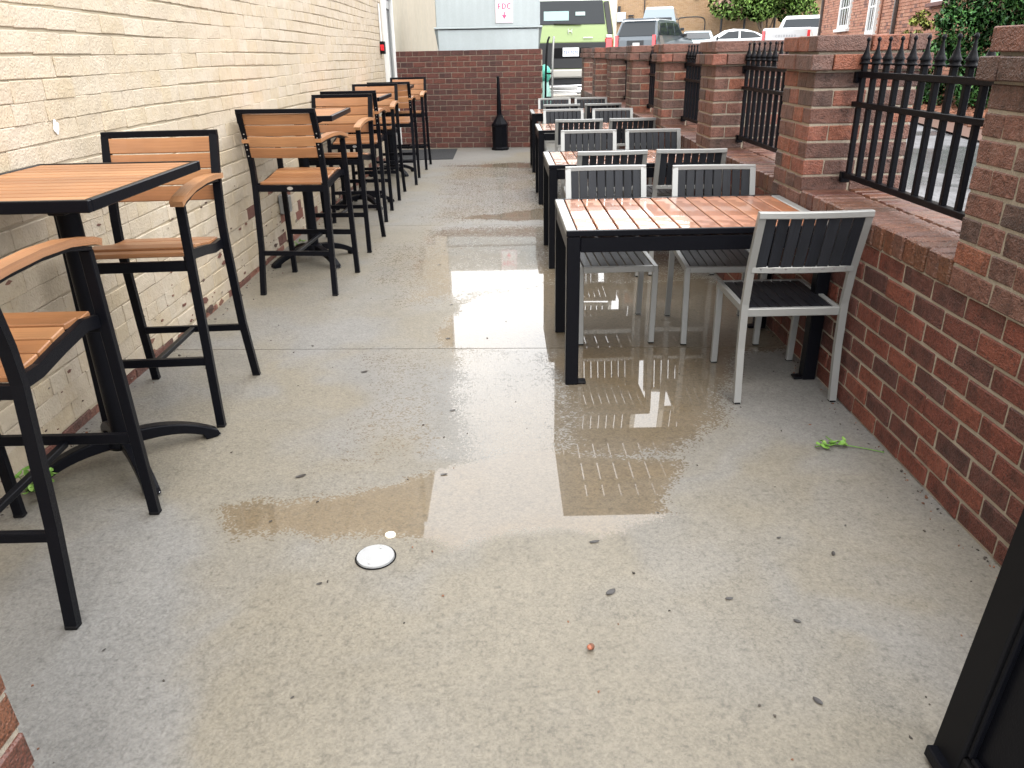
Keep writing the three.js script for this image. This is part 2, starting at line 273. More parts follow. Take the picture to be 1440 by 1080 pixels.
// ------------------------------------------------------------------ brick masonry
const geoVar = (l, h, d, n, b = 0.0035, j = 0.0018) => { const k = 'v' + [l, h, d, n, b, j].map((x) => x.toFixed(4)).join(); if (!cache.has(k)) cache.set(k, Array.from({ length: n }, () => chamfer(d, h, l, b, j))); return cache.get(k); };
const pick = (a) => a[Math.floor(R() * a.length)];
const C = 0.079, JT = 0.011, BL = 0.205, WX = 1.47;
const wall = thing('brick_patio_wall', 'red brick garden wall with square pillars along the dining tables', 'wall', [WX, 0, 0]);
{
  const Z0 = 1.0, Z1 = -15.3;
  mesh('mortar', at(new THREE.BoxGeometry(0.43, 0.79, Z0 - Z1), 0.2195, 0.394, (Z0 + Z1) / 2), mMortar, wall);
  const list = [];
  for (let r = 0; r < 9; r++) { let z = Z0 - (r % 2 ? BL / 2 : 0) - 0.04; while (z - BL > Z1) { list.push([r, z - BL / 2]); z -= BL; } }
  const seen = list.filter(([r, z]) => z < -1.75 && z > -9).sort((a, b) => b[1] - a[1]).slice(0, 300), set = new Set(seen);
  const rest = [];
  for (const e of list) {
    const [r, z] = e, x = 0.05 + rr(-0.0018, 0.0018), y = r * C + C / 2, i = Math.floor(R() * TONES.length), g = pick(geoVar(BL - JT, C - JT, 0.1, 8));
    if (set.has(e)) { const o = mesh('brick', g, MB.wall[i], wall, [x, y, z]); o.rotation.set(rr(-0.014, 0.014), rr(-0.01, 0.01), 0); }
    else rest.push(paint(g.clone().translate(x, y, z), TONES[i]));
  }
  const s = mesh('brickwork', mergeGeometries(rest), vcBrick, wall); s.userData.kind = 'stuff';
}
const PZ = []; for (let k = -1; k < 8; k++) PZ.push(-2.015 - 1.8 * k);   // near faces of the pillars
const PW = 0.49, PD = 0.41, E2 = JT / 2;
PZ.forEach((zn) => {
  const p = new THREE.Group(); p.name = 'pillar'; p.position.set(0, 0, zn - PD / 2); wall.add(p);
  const y0 = 9 * C, y1 = 19 * C;
  mesh('mortar', at(new THREE.BoxGeometry(PW - 0.009, y1 - y0 - 0.02, PD - 0.009), PW / 2 - 0.008, (y0 + y1) / 2 - 0.01, 0), mMortar, p);
  for (let r = 9; r < 19; r++) {
    const out = r === 17 ? 0.034 : r === 18 ? 0.018 : 0, xa = -0.008 - out, xb = PW - 0.008 + out, za = -PD / 2 - out, zb = PD / 2 + out, T = 0.098, y = r * C + C / 2, odd = r % 2;
    const row = (a, b, fn) => { const L = b - a, n = odd ? [0.4, 0.6] : [0.6, 0.4]; let q = a; for (const f of n) { const l = L * f; fn(q + l / 2, l); q += l; } };
    const put = (x, z, l, key) => { const g = pick(geoVar(Math.round((l - JT) * 500) / 500, C - JT, T, 5)); const o = mesh('brick', g, pick(MB.pillar), p, [x, y, z]); o.rotation.set(0, (key ? Math.PI / 2 : 0) + (R() < 0.5 ? Math.PI : 0), rr(-0.008, 0.008)); };
    row(za + (odd ? T : -E2), zb - (odd ? -E2 : T), (c, l) => put(xa + T / 2, c, l, false));
    row(za + (odd ? -E2 : T), zb - (odd ? T : -E2), (c, l) => put(xb - T / 2, c, l, false));
    row(xa + (odd ? -E2 : T), xb - (odd ? T : -E2), (c, l) => put(c, za + T / 2, l, true));
    row(xa + (odd ? T : -E2), xb - (odd ? -E2 : T), (c, l) => put(c, zb - T / 2, l, true));
    if (r === 18) mesh('mortar', at(new THREE.BoxGeometry(xb - xa - 2 * T, C - 0.012, zb - za - 2 * T), (xa + xb) / 2, y, 0), mMortar, p);
  }
});
{ // rowlock coping, two bricks wide, between the pillars
  const gA = geoVar(0.222, 0.092, 0.07, 6, 0.006, 0.002);
  for (let k = 0; k < PZ.length - 1; k++) {
    const a = PZ[k] - PD - 0.006, b = PZ[k + 1] + 0.006, n = 17, st = (a - b) / n, far = k > 4;
    const bits = [];
    for (let i = 0; i < n; i++) for (let s = 0; s < 2; s++) {
      const c = RTONES[Math.floor(R() * 5)], z = a - st * (i + 0.5), x = s ? 0.337 : 0.106 + rr(-0.003, 0.003), y = 9 * C + 0.047 + rr(-0.002, 0.002);
      const g = pick(gA);
      if (s || far) bits.push(paint(g.clone().rotateY(Math.PI / 2).translate(x, y, z), c));
      else { const o = mesh('coping_brick', g, MB.row[RTONES.indexOf(c)], wall, [x, y, z]); o.rotation.y = Math.PI / 2; }
    }
    const o = mesh('coping_brickwork', mergeGeometries(bits), std({ vertexColors: true, map: bCol, bumpMap: bBmp, bumpScale: 0.004, roughness: 0.42 }), wall); o.userData.kind = 'stuff';
    mesh('mortar', at(new THREE.BoxGeometry(0.43, 0.078, a - b - 0.004), 0.224, 9 * C + 0.044, (a + b) / 2), mMortar, wall);
  }
}
// iron railings between the pillars
const finial = new THREE.LatheGeometry([[0, 0], [0.02, 0], [0.02, 0.007], [0.0155, 0.01], [0.0155, 0.02], [0.02, 0.023], [0.014, 0.034], [0.0075, 0.055], [0.004, 0.08], [0.004, 0.09], [0.007, 0.094], [0.007, 0.1], [0.004, 0.106], [0, 0.108]].map(([x, y]) => new THREE.Vector2(x, y)), 8);
{
  const names = ['black iron railing beside the single silver chair, between the first two brick pillars', 'black iron railing beside the first dining table, between the second and third brick pillars', 'black iron railing between the third and fourth brick pillars', 'black iron railing between the fourth and fifth brick pillars', 'black iron railing between the fifth and sixth brick pillars', 'black iron railing beside the last dining table'];
  for (let k = 1; k < 7; k++) {
    const a = PZ[k] - PD, b = PZ[k + 1], L = a - b, t = thing('iron_railing', names[k - 1], 'railing', [1.665, 9 * C + 0.093, (a + b) / 2], 0, 'iron railings between the brick pillars');
    for (const [y, h] of [[0.072, 0.026], [0.395, 0.024], [0.525, 0.026]]) mesh('rail', cb(0.032, h, L - 0.012, 0.002), mBlack, t, [0, y, 0]);
    for (const s of [-1, 1]) for (const y of [0.06, 0.512]) mesh('bracket', cb(0.044, 0.05, 0.03, 0.003), mBlack, t, [0, y, s * (L / 2 - 0.017)]);
    const n = 13; for (let i = 0; i < n; i++) { const p = mesh('picket', cb(0.022, 0.5, 0.022, 0.0015), mBlack, t, [0, 0.323, -L / 2 + (L * (i + 0.5)) / n]); mesh('finial', finial, mBlack, p, [0, 0.245, 0]).scale.set(1.25, 1.05, 1.25); }
  }
}
// far brick wall across the end of the patio
const FW = { x0: -1.745, x1: 0.645, z0: -13.42, z1: -13.16 };
{
  const t = thing('brick_end_wall', 'dark red brick wall closing the end of the patio behind the ash receptacle', 'wall', [FW.x0, 0, FW.z0], Math.atan2(-(FW.z1 - FW.z0), FW.x1 - FW.x0));
  const L = Math.hypot(FW.x1 - FW.x0, FW.z1 - FW.z0), c = 0.0835, n = 18;
  mesh('mortar', at(new THREE.BoxGeometry(L - 0.01, n * c - 0.02, 0.17), L / 2, (n * c) / 2 - 0.01, -0.095), mMortar, t);
  for (let r = 0; r < n; r++) { let x = r % 2 ? -0.104 : 0; while (x < L - 0.02) { const a = Math.max(0, x), b = Math.min(L, x + 0.208); if (b - a > 0.03) { const l = Math.round((b - a - 0.01) * 100) / 100, o = mesh('brick', pick(geoVar(l, c - 0.01, 0.18, 4, 0.004, 0.0015)), pick(MB.far), t, [(a + b) / 2, r * c + c / 2, -0.09 + rr(-0.002, 0.002)]); o.rotation.y = Math.PI / 2; } x += 0.208; } }
}
// ------------------------------------------------------------------ left: painted brick building
const PI0 = Math.PI / 2;
const leftX = (z) => -1.85 - 0.0085 * (z + 2.5);
{
  const zA = 1.2, zB = -12.55, L = zA - zB, ang = Math.atan2(leftX(zB) - leftX(zA), L);
  const t = thing('painted_brick_building', 'cream painted old brick wall beside the bar tables', 'building', [leftX(zA), 0, zA], -ang);
  const c = 0.0845, l = 0.225;   // local: z from 0 to -L, face at x = 0
  mesh('joint_backing', at(new THREE.BoxGeometry(0.3, 3.3, L), -0.158, 1.65, -L / 2), mCreamJoint, t);
  mesh('upper_wall', at(new THREE.BoxGeometry(0.32, 4.2, L), -0.16, 5.4, -L / 2), mCream[0], t);
  const G = geoVar(l - 0.0008, c - 0.0055, 0.09, 16, 0.003, 0.0022), list = [], rest = [];
  const wallUV = (g, z, y) => { const q = g.clone(), p = q.attributes.position, u = q.attributes.uv; for (let i = 0; i < p.count; i++) u.setXY(i, p.getZ(i) + z, p.getY(i) + y + p.getX(i) * 0.7); return q; };
  const gH = geoVar(l / 2 - 0.0008, c - 0.0055, 0.09, 8, 0.003, 0.0022);
  for (let r = 0; r < 39; r++) {
    let z = -(r % 2 ? l / 2 : 0) + rr(-0.03, 0.03); const head = r % 6 === 3;
    while (z > -L + l) { const w = head ? l / 2 : l; list.push([r, z - w / 2, head]); z -= w; }
  }
  const vis = list.filter(([r, z]) => { const wz = z + zA; return wz < -2.15 && r * c < 1.45 + 0.075 * -wz; }).sort((a, b) => b[1] - a[1]).slice(0, 300), set = new Set(vis);
  const bare = [[0.19, 0.07, 0.05], [0.14, 0.06, 0.045], [0.23, 0.10, 0.07]], mBare = mkB(bare);
  for (const e of list) {
    const [r, z, head] = e, wz = z + zA, y = r * c + c / 2 - 0.042 + (r ? 0 : rr(-0.014, 0.012)) + 0.007 * Math.sin(wz * 1.7 + r), g = wallUV(pick(head ? gH : G), z, y), x = -0.045 + rr(-0.0015, 0.0015) + 0.0018 * Math.sin(wz * 2.3 + r * 0.9), rot = rr(-0.01, 0.01);
    const worn = (r === 0 && R() < 0.7) || (r === 1 && R() < 0.05) || (r < 7 && wz < -5.0 && wz > -7.5 && R() < 0.16 - r * 0.022), i = Math.floor(R() * 5), bi = Math.floor(R() * 3);
    if (set.has(e)) { const o = mesh('brick', g, worn ? mBare[bi] : mCream[i], t, [x, y, z]); o.rotation.set(rot, rr(-0.02, 0.02), 0); if (worn) o.userData.label = 'bare red brick with the paint worn off'; }
    else rest.push(paint(g.rotateX(rot).translate(x, y, z), worn ? bare[bi] : CREAM[i]));
  }
  const s = mesh('brickwork', mergeGeometries(rest), vcCream, t); s.userData.kind = 'stuff';
  const q = rng(404), chips = [], mc = [[0.12, 0.05, 0.036], [0.07, 0.04, 0.03], [0.16, 0.075, 0.05], [0.2, 0.17, 0.13]];   // flakes of lost paint, mostly low down
  for (let i = 0; i < 320; i++) {
    const z = -lerp(2.2, 9.5, Math.pow(q(), 0.9)) - zA, y = 0.02 + 0.75 * Math.pow(q(), 2.6), w = 0.003 + 0.024 * Math.pow(q(), 5) * (y < 0.3 ? 1 : 0.4), n = 9, sh = new THREE.Shape(), ph = q() * 9;
    for (let k = 0; k <= n; k++) { const a = (k % n) / n * 6.283, r = w * (0.45 + 1.1 * noise(Math.cos(a) * 1.7 + ph, Math.sin(a) * 1.7 + 5)); sh[k ? 'lineTo' : 'moveTo'](Math.cos(a) * r * 2.1, Math.sin(a) * r * 0.75); }
    chips.push(paint(new THREE.ExtrudeGeometry(sh, { depth: 0.003, bevelEnabled: false }).rotateY(PI0).translate(0.0015, y, z), mc[Math.floor(q() * 4)]));
  }
  const ch = mesh('bare_flecks', mergeGeometries(chips), std({ vertexColors: true, roughness: 0.85 }), t); ch.userData.kind = 'stuff'; ch.userData.label = 'specks of bare brick where the paint has flaked';
  mesh('paint_patch', (() => { const g = new THREE.SphereGeometry(1, 20, 14), p = g.attributes.position; for (let i = 0; i < p.count; i++) { const k = 0.6 + 0.9 * noise(p.getY(i) * 2.4 + 5, p.getZ(i) * 2.4 + 3); p.setXYZ(i, p.getX(i) * 0.006, p.getY(i) * 0.024 * k, p.getZ(i) * 0.018 * k); } g.computeVertexNormals(); return g.translate(0.003, 1.2, -4.52); })(), std({ color: lin(0.85, 0.85, 0.84), roughness: 0.6 }), t);
}
const stuccoTex = tex(512, 512, (u, v) => { const k = 0.86 + 0.2 * (fbm(u * 9, v * 3, 4, 3) - 0.5) + 0.1 * (noise(u * 200, v * 200, 200) - 0.5), s = fbm(u * 30, v * 2, 3, 2) - 0.5; return [k, k * (0.99 - 0.08 * s), k * (0.97 - 0.2 * s)]; });
const mStucco = std({ color: lin(0.53, 0.475, 0.375), map: rep(stuccoTex, 0.5, 0.5), bumpMap: uvS(paintBump, 2), bumpScale: 0.006, roughness: 0.85 });
const mWhite = std({ color: lin(0.62, 0.62, 0.61), roughness: 0.45 });
const mGlass = std({ color: lin(0.02, 0.024, 0.028), roughness: 0.06, specularIntensity: 0.6 });
{
  const t = thing('stucco_building', 'pale stucco building wall rising behind the end brick wall', 'building', [-1.76, 0, -13.45]);
  mesh('wall', at(new THREE.BoxGeometry(0.3, 7.5, 9.6), -0.15, 3.75, -4.8), mStucco, t);
  mesh('corner_trim', at(cb(0.06, 7.4, 0.08), 0.032, 3.7, -9.5), mWhite, t);
  const d = thing('glazed_door', 'white framed glass side door at the end of the painted brick wall', 'door', [-1.765, 0, -13.0]);
  mesh('frame', mergeGeometries([at(chamfer(0.12, 2.35, 0.07), 0, 1.175, 0.4), at(chamfer(0.12, 2.35, 0.07), 0, 1.175, -0.4), at(chamfer(0.12, 0.09, 0.725), 0, 2.3, 0)]), mWhite, d);
  const l = mesh('door_leaf', mergeGeometries([at(chamfer(0.05, 2.2, 0.09), 0, 1.12, 0.315), at(chamfer(0.05, 2.2, 0.09), 0, 1.12, -0.315), at(chamfer(0.05, 0.12, 0.535), 0, 2.16, 0), at(chamfer(0.05, 0.22, 0.535), 0, 0.13, 0)]), mSilver, d);
  mesh('glass', at(new THREE.BoxGeometry(0.016, 1.85, 0.53), 0, 1.165, 0), mGlass, l);
  mesh('wall_return', at(new THREE.BoxGeometry(0.14, 5.3, 0.88), -0.13, 5.0, 0), mStucco, d);
  mesh('wall_back', at(new THREE.BoxGeometry(0.14, 2.35, 0.88), -0.18, 1.175, 0), mStucco, d);
  const a = thing('wall_alarm', 'small black box with red face on the painted wall near the glass door', 'alarm', [-1.735, 1.55, -12.2]);
  mesh('box', cb(0.07, 0.17, 0.12, 0.008), mBlackRough, a); mesh('red_face', at(chamfer(0.006, 0.07, 0.07), -0.01, -0.005, 0.064).rotateY(0), std({ color: lin(0.6, 0.01, 0.02), roughness: 0.3 }), a).rotation.y = Math.PI / 2 * 0;
  mesh('red_lens', at(chamfer(0.055, 0.08, 0.012), 0, 0, 0.066), std({ color: lin(0.6, 0.01, 0.02), roughness: 0.3 }), a);
  mesh('conduit', at(new THREE.CylinderGeometry(0.014, 0.014, 0.5, 10), -0.015, 0.33, 0), mWhite, a);
}
{ // weatherproof outlet on the painted wall
  const z = -6.25, t = thing('outlet_box', 'small grey weatherproof outlet box low on the painted brick wall', 'outlet', [leftX(z) + 0.035, 0.36, z]);
  mesh('box', cb(0.06, 0.15, 0.1, 0.006), mSilver, t); mesh('cover', at(chamfer(0.02, 0.13, 0.085, 0.006), 0.04, 0, 0), mSilver, t);
}
// ------------------------------------------------------------------ bar stools
const LG = 0.034;
function makeStool() {
  const t = thing('bar_stool', '', 'bar stool');
  for (const s of [-1, 1]) {
    mesh('front_leg', barGeo([s * 0.235, 0, -0.285], [s * 0.228, 0.935, -0.262], LG, 0.026), mBlack, t);
    mesh('rear_leg', sweep([[s * 0.245, 0, 0.29], [s * 0.235, 0.3, 0.235], [s * 0.232, 0.7, 0.195], [s * 0.23, 0.8, 0.198], [s * 0.23, 0.98, 0.23], [s * 0.23, 1.145, 0.285]], LG, 0.026), mBlack, t);
    mesh('foot_cap', cb(0.036, 0.012, 0.03), mBlackRough, t, [s * 0.235, 0.006, -0.285]); mesh('foot_cap', cb(0.036, 0.012, 0.03), mBlackRough, t, [s * 0.245, 0.006, 0.29]);
    mesh('seat_rail', sweep([[s * 0.212, 0.715, -0.26], [s * 0.212, 0.728, -0.18], [s * 0.212, 0.712, -0.05], [s * 0.212, 0.69, 0.08], [s * 0.212, 0.69, 0.19]], 0.02, 0.04), mBlack, t);
    const arm = mesh('armrest', sweep([[s * 0.232, 0.948, -0.31], [s * 0.232, 0.962, -0.27], [s * 0.234, 0.983, -0.14], [s * 0.235, 0.99, 0.0], [s * 0.232, 0.985, 0.14], [s * 0.228, 0.975, 0.25]], 0.05, 0.022), mTeak[s > 0 ? 0 : 2], t);
    mesh('armrest_bar', sweep([[s * 0.232, 0.94, -0.265], [s * 0.234, 0.966, -0.14], [s * 0.235, 0.973, 0.0], [s * 0.232, 0.968, 0.14], [s * 0.228, 0.96, 0.205]], 0.03, 0.012), mBlack, arm);
  }
  mesh('seat_frame', barGeo([-0.22, 0.7, -0.262], [0.22, 0.7, -0.262], 0.022, 0.04), mBlack, t); mesh('seat_frame', barGeo([-0.22, 0.68, 0.196], [0.22, 0.68, 0.196], 0.022, 0.04), mBlack, t);
  const sp = [[-0.236, 0.728], [-0.163, 0.735], [-0.089, 0.726], [-0.015, 0.713], [0.059, 0.702], [0.133, 0.698]];
  sp.forEach(([z, y], i) => { const o = mesh('seat_slat', cb(0.402, 0.018, 0.069, 0.003), mTeak[i % 4], t, [0, y + 0.012, z + 0.02]); o.rotation.x = [0.06, -0.02, 0.15, 0.17, 0.1, 0.02][i]; });
  for (let i = 0; i < 4; i++) {
    const y = 0.874 + i * 0.0668 + 0.032, z = [0.229, 0.239, 0.252, 0.267][i], o = mesh('back_slat', sweep([[-0.214, 0, 0.012], [-0.11, 0, 0.02], [0, 0, 0.023], [0.11, 0, 0.02], [0.214, 0, 0.012]], 0.001, 0.001), mTeak[(i + 1) % 4], t);
    const g = []; const n = 6; const pts = []; for (let k = 0; k <= n; k++) { const x = lerp(-0.213, 0.213, k / n); pts.push([x, 0, 0.012 * (1 - (x / 0.213) ** 2)]); }
    o.geometry = sweepY(pts, 0.0632, 0.016); o.position.set(0, y, z); o.rotation.x = 0.21;
    for (const s of [-1, 1]) for (const d of [-0.02, 0.02]) mesh('screw', at(new THREE.CylinderGeometry(0.004, 0.004, 0.003, 8).rotateX(Math.PI / 2), s * 0.23, d, 0.008), mScrew, o);
  }
  const tp = []; for (let k = 0; k <= 8; k++) { const x = lerp(-0.245, 0.245, k / 8); tp.push([x, 1.152, 0.286 + 0.012 * (1 - (x / 0.245) ** 2)]); }
  mesh('top_rail', sweepY(tp, 0.026, 0.03), mBlack, t);
  mesh('footrest', barGeo([-0.222, 0.3, -0.277], [0.222, 0.3, -0.277], 0.022, 0.034), mBlack, t);
  mesh('stretcher', barGeo([-0.225, 0.27, 0.24], [0.225, 0.27, 0.24], 0.022, 0.03), mBlack, t);
  mesh('brace', barGeo([0.0, 0.288, -0.268], [0.0, 0.272, 0.23], 0.024, 0.02), mBlack, t);
  const plate = mesh('maker_plate', new THREE.CylinderGeometry(0.012, 0.012, 0.003, 14).rotateX(Math.PI / 2).scale(1.6, 0.9, 1), mScrew, t, [0, 0.682, 0.2085]); plate.userData.label = 'small oval silver plate';
  return t;
}
function sweepY(pts, h, th) {    // strip running along x, h tall (y), th thick (z)
  const pos = [], idx = [], uv = [], n = pts.length, b = Math.min(0.003, th * 0.25);
  const sec = [[-h / 2 + b, -th / 2], [-h / 2, -th / 2 + b], [-h / 2, th / 2 - b], [-h / 2 + b, th / 2], [h / 2 - b, th / 2], [h / 2, th / 2 - b], [h / 2, -th / 2 + b], [h / 2 - b, -th / 2]];
  pts.forEach(([x, y, z], i) => sec.forEach(([u, v], k) => { pos.push(x, y + u, z + v); uv.push(x + 1, u + (k > 1 && k < 6 ? 0.4 : 0)); }));
  const S = 8; for (let i = 0; i < n - 1; i++) for (let k = 0; k < S; k++) { const a = i * S + k, c = i * S + (k + 1) % S; idx.push(a, c, a + S, c, c + S, a + S); }
  for (let k = 1; k < S - 1; k++) { idx.push(0, k + 1, k); const e = (n - 1) * S; idx.push(e, e + k, e + k + 1); }
  const g = new THREE.BufferGeometry(); g.setAttribute('position', new THREE.Float32BufferAttribute(pos, 3)); g.setAttribute('uv', new THREE.Float32BufferAttribute(uv, 2)); g.setIndex(idx);
  const f = g.toNonIndexed(); f.computeVertexNormals(); return f;
}
const stool = makeStool();
const stoolGroup = 'wood and black metal bar stools along the painted wall';
const PI = Math.PI;
[ // x, z of centre, turn (0 = back towards the camera), label
  [-1.475, -1.985, 0, 'bar stool nearest the brick gate pier, at the first bar table'],
  [-1.485, -3.215, PI + 0.05, 'bar stool on the far side of the first bar table'],
  [-1.345, -5.17, -0.1, 'bar stool with water-marked slatted back, on the near side of the second bar table'],
  [-1.315, -6.33, PI - 0.04, 'bar stool on the far side of the second bar table'],
  [-1.375, -7.53, 0.02, 'bar stool on the near side of the third bar table'],
  [-1.385, -8.67, PI + 0.03, 'bar stool on the far side of the third bar table'],
  [-1.315, -9.72, 0.02, 'bar stool on the near side of the fourth bar table'],
  [-1.295, -11.02, PI, 'bar stool by the doormat, on the far side of the fourth bar table'],
].forEach(([x, z, a, label], i) => { if (i) copyOf(stool, label, [x, 0, z], a, stoolGroup); else { stool.position.set(x, 0, z); stool.rotation.y = a; stool.userData.label = label; stool.userData.group = stoolGroup; } });

// ------------------------------------------------------------------ bar tables
function makeBarTable() {
  const t = thing('bar_table', '', 'bar table'), w = 0.63, d = 0.88, h = 1.085;
  for (const s of [-1, 1]) { mesh('edge_rail', cb(w, 0.036, 0.022, 0.003), mBlack, t, [0, h - 0.018, s * (d / 2 - 0.011)]); mesh('edge_rail', cb(0.022, 0.036, d - 0.046, 0.003), mBlack, t, [s * (w / 2 - 0.011), h - 0.018, 0]); }
  const n = 12, st = (d - 0.05) / n; for (let i = 0; i < n; i++) mesh('slat', cb(w - 0.05, 0.02, st - 0.0065, 0.002), mTeak[(i * 7 + (i >> 1)) % 4], t, [0, h - 0.0125, -d / 2 + 0.025 + st * (i + 0.5)]);
  mesh('underframe', mergeGeometries([at(chamfer(0.3, 0.02, 0.3), 0, h - 0.046, 0), at(chamfer(0.05, 0.022, d - 0.05), 0.2, h - 0.036, 0), at(chamfer(0.05, 0.022, d - 0.05), -0.2, h - 0.036, 0)]), mBlackRough, t);
  mesh('post', at(new THREE.CylinderGeometry(0.038, 0.038, 0.93, 24), 0, 0.565, 0), mBlack, t);
  const b = mesh('base_hub', new THREE.LatheGeometry([[0, 0.075], [0.062, 0.075], [0.066, 0.09], [0.06, 0.118], [0.048, 0.13], [0, 0.13]].map(([x, y]) => new THREE.Vector2(x, y)), 24), mBlack, t);
  const sh = new THREE.Shape(); sh.moveTo(0.02, 0.118); sh.bezierCurveTo(0.14, 0.118, 0.25, 0.088, 0.345, 0.022); sh.lineTo(0.352, 0.006); sh.lineTo(0.34, 0); sh.lineTo(0.3, 0); sh.lineTo(0.292, 0.022); sh.bezierCurveTo(0.22, 0.062, 0.14, 0.078, 0.02, 0.074); sh.closePath();
  const ge = new THREE.ExtrudeGeometry(sh, { depth: 0.034, bevelEnabled: true, bevelSize: 0.005, bevelThickness: 0.009, bevelSegments: 2, curveSegments: 10 }).translate(0, 0.005, -0.017);
  for (let k = 0; k < 4; k++) { const o = mesh('base_foot', ge, mBlack, t); o.rotation.y = PI / 4 * (0.84 + 2 * k); const c = mesh('worn_edge', at(chamfer(0.004, 0.01, 0.04, 0.001, 0.003), 0.352, 0.012, 0), mChip, o); c.userData.label = 'bare metal where the black paint has chipped'; }
  return t;
}
const barT = makeBarTable(), barG = 'slatted bar tables along the painted wall';
[[-1.505, -2.655, 0, 'wood slatted bar table between the first two stools from the brick pier'], [-1.475, -5.82, 0.04, 'wood slatted bar table standing above the wall outlet box'], [-1.475, -8.1, 0, 'third bar table along the painted wall, next to last before the doormat'], [-1.475, -10.4, 0.02, 'last bar table along the painted wall, next to the doormat']]
  .forEach(([x, z, a, l], i) => { if (i) copyOf(barT, l, [x, 0, z], a, barG); else { barT.position.set(x, 0, z); barT.userData.label = l; barT.userData.group = barG; } });

// ------------------------------------------------------------------ dining tables and chairs
function makeDining() {
  const t = thing('dining_table', '', 'table'), w = 1.19, d = 0.8, h = 0.735;
  for (const sx of [-1, 1]) for (const sz of [-1, 1]) { const l = mesh('leg', cb(0.06, h - 0.03, 0.06, 0.004), mBlack, t, [sx * (w / 2 - 0.032), (h - 0.03) / 2, sz * (d / 2 - 0.032)]); mesh('foot_plate', at(chamfer(0.04, 0.012, 0.05), -sx * 0.048, -(h - 0.03) / 2 + 0.007, 0), mBlack, l); }
  for (const s of [-1, 1]) { mesh('apron', cb(w - 0.126, 0.065, 0.03, 0.003), mBlack, t, [0, h - 0.067, s * (d / 2 - 0.02)]); mesh('apron', cb(0.03, 0.065, d - 0.126, 0.003), mBlack, t, [s * (w / 2 - 0.02), h - 0.067, 0]); }
  for (const s of [-1, 1]) { mesh('top_frame', cb(w, 0.026, 0.022, 0.003), mBlack, t, [0, h - 0.015, s * (d / 2 - 0.011)]); mesh('top_frame', cb(0.045, 0.026, d - 0.046, 0.003), mSilver, t, [s * (w / 2 - 0.0225), h - 0.015, 0]); }
  const n = 12, st = (w - 0.094) / n; for (let i = 0; i < n; i++) mesh('slat', cb(st - 0.007, 0.02, d - 0.05, 0.003), mRed[(i * 5 + (i >> 2)) % 3], t, [-w / 2 + 0.047 + st * (i + 0.5), h - 0.0125, 0]);
  mesh('cross_bar', mergeGeometries([at(chamfer(w - 0.08, 0.02, 0.03), 0, h - 0.034, -0.12), at(chamfer(w - 0.08, 0.02, 0.03), 0, h - 0.034, 0.12)]), mBlackRough, t);
  return t;
}
const din = makeDining(), dinG = 'wet slatted dining tables along the brick wall';
const DT = [[0.862, -3.7, 0], [0.905, -5.81, 0], [0.945, -8.36, 0], [0.965, -10.66, 0]];
['wet red slatted dining table with only three chairs around it', 'second dining table in from the single silver chair, under the third brick pillar', 'third dining table in from the single silver chair', 'last dining table, in front of the parked green car']
  .forEach((l, i) => { const [x, z, a] = DT[i]; if (i) copyOf(din, l, [x, 0, z], a, dinG); else { din.position.set(x, 0, z); din.userData.label = l; din.userData.group = dinG; } });
function makeChair() {
  const t = thing('dining_chair', '', 'chair'), F = 0.03;
  for (const s of [-1, 1]) {
    mesh('front_leg', barGeo([s * 0.19, 0, -0.245], [s * 0.195, 0.41, -0.235], F, 0.024), mSilver, t);
    mesh('rear_leg', sweep([[s * 0.212, 0, 0.245], [s * 0.212, 0.25, 0.215], [s * 0.212, 0.45, 0.21], [s * 0.212, 0.61, 0.235], [s * 0.212, 0.845, 0.305]], F, 0.024), mSilver, t);
    mesh('seat_rail', barGeo([s * 0.195, 0.41, -0.25], [s * 0.197, 0.41, 0.205], 0.024, 0.03), mSilver, t);
    mesh('foot_cap', cb(0.031, 0.01, 0.026), mBlackRough, t, [s * 0.19, 0.005, -0.245]); mesh('foot_cap', cb(0.031, 0.01, 0.026), mBlackRough, t, [s * 0.212, 0.005, 0.245]);
  }
  mesh('seat_rail', barGeo([-0.182, 0.41, -0.238], [0.182, 0.41, -0.238], 0.024, 0.03), mSilver, t);
  mesh('seat_rail', barGeo([-0.197, 0.41, 0.2], [0.197, 0.41, 0.2], 0.024, 0.034), mSilver, t);
  const n = 8, st = 0.362 / n; for (let i = 0; i < n; i++) mesh('seat_slat', cb(st - 0.006, 0.014, 0.41, 0.002), mSeatDark[i % 2], t, [-0.181 + st * (i + 0.5), 0.417, -0.02]);
  const arc = (y, z, k) => { const p = []; for (let i = 0; i <= 8; i++) { const x = lerp(-0.226, 0.226, i / 8); p.push([x, y, z + k * (1 - (x / 0.226) ** 2)]); } return p; };
  mesh('top_rail', sweepY(arc(0.845, 0.306, 0.016), 0.026, 0.03), mSilver, t);
  const lo = mesh('lower_rail', sweepY(arc(0.608, 0.237, 0.016).slice(0).map(([x, y, z]) => [x * 0.93, y, z]), 0.026, 0.026), mSilver, t);
  const m = 8, bs = 0.4 / m;
  for (let i = 0; i < m; i++) {
    const x = -0.2 + bs * (i + 0.5), c = 0.016 * (1 - (x / 0.226) ** 2);
    mesh('back_slat', barGeo([x, 0.62, 0.24 + c], [x, 0.835, 0.3 + c], bs - 0.006, 0.012), mSlate[i % 3], t);
    mesh('screw', at(new THREE.CylinderGeometry(0.004, 0.004, 0.004, 8).rotateX(PI / 2), x, 0.615, 0.251 + c), mScrew, lo);
  }
  return t;
}
const chair = makeChair();
const chairLabels = (t, c) => `silver framed chair with dark slats, ${t}, ${c}`;
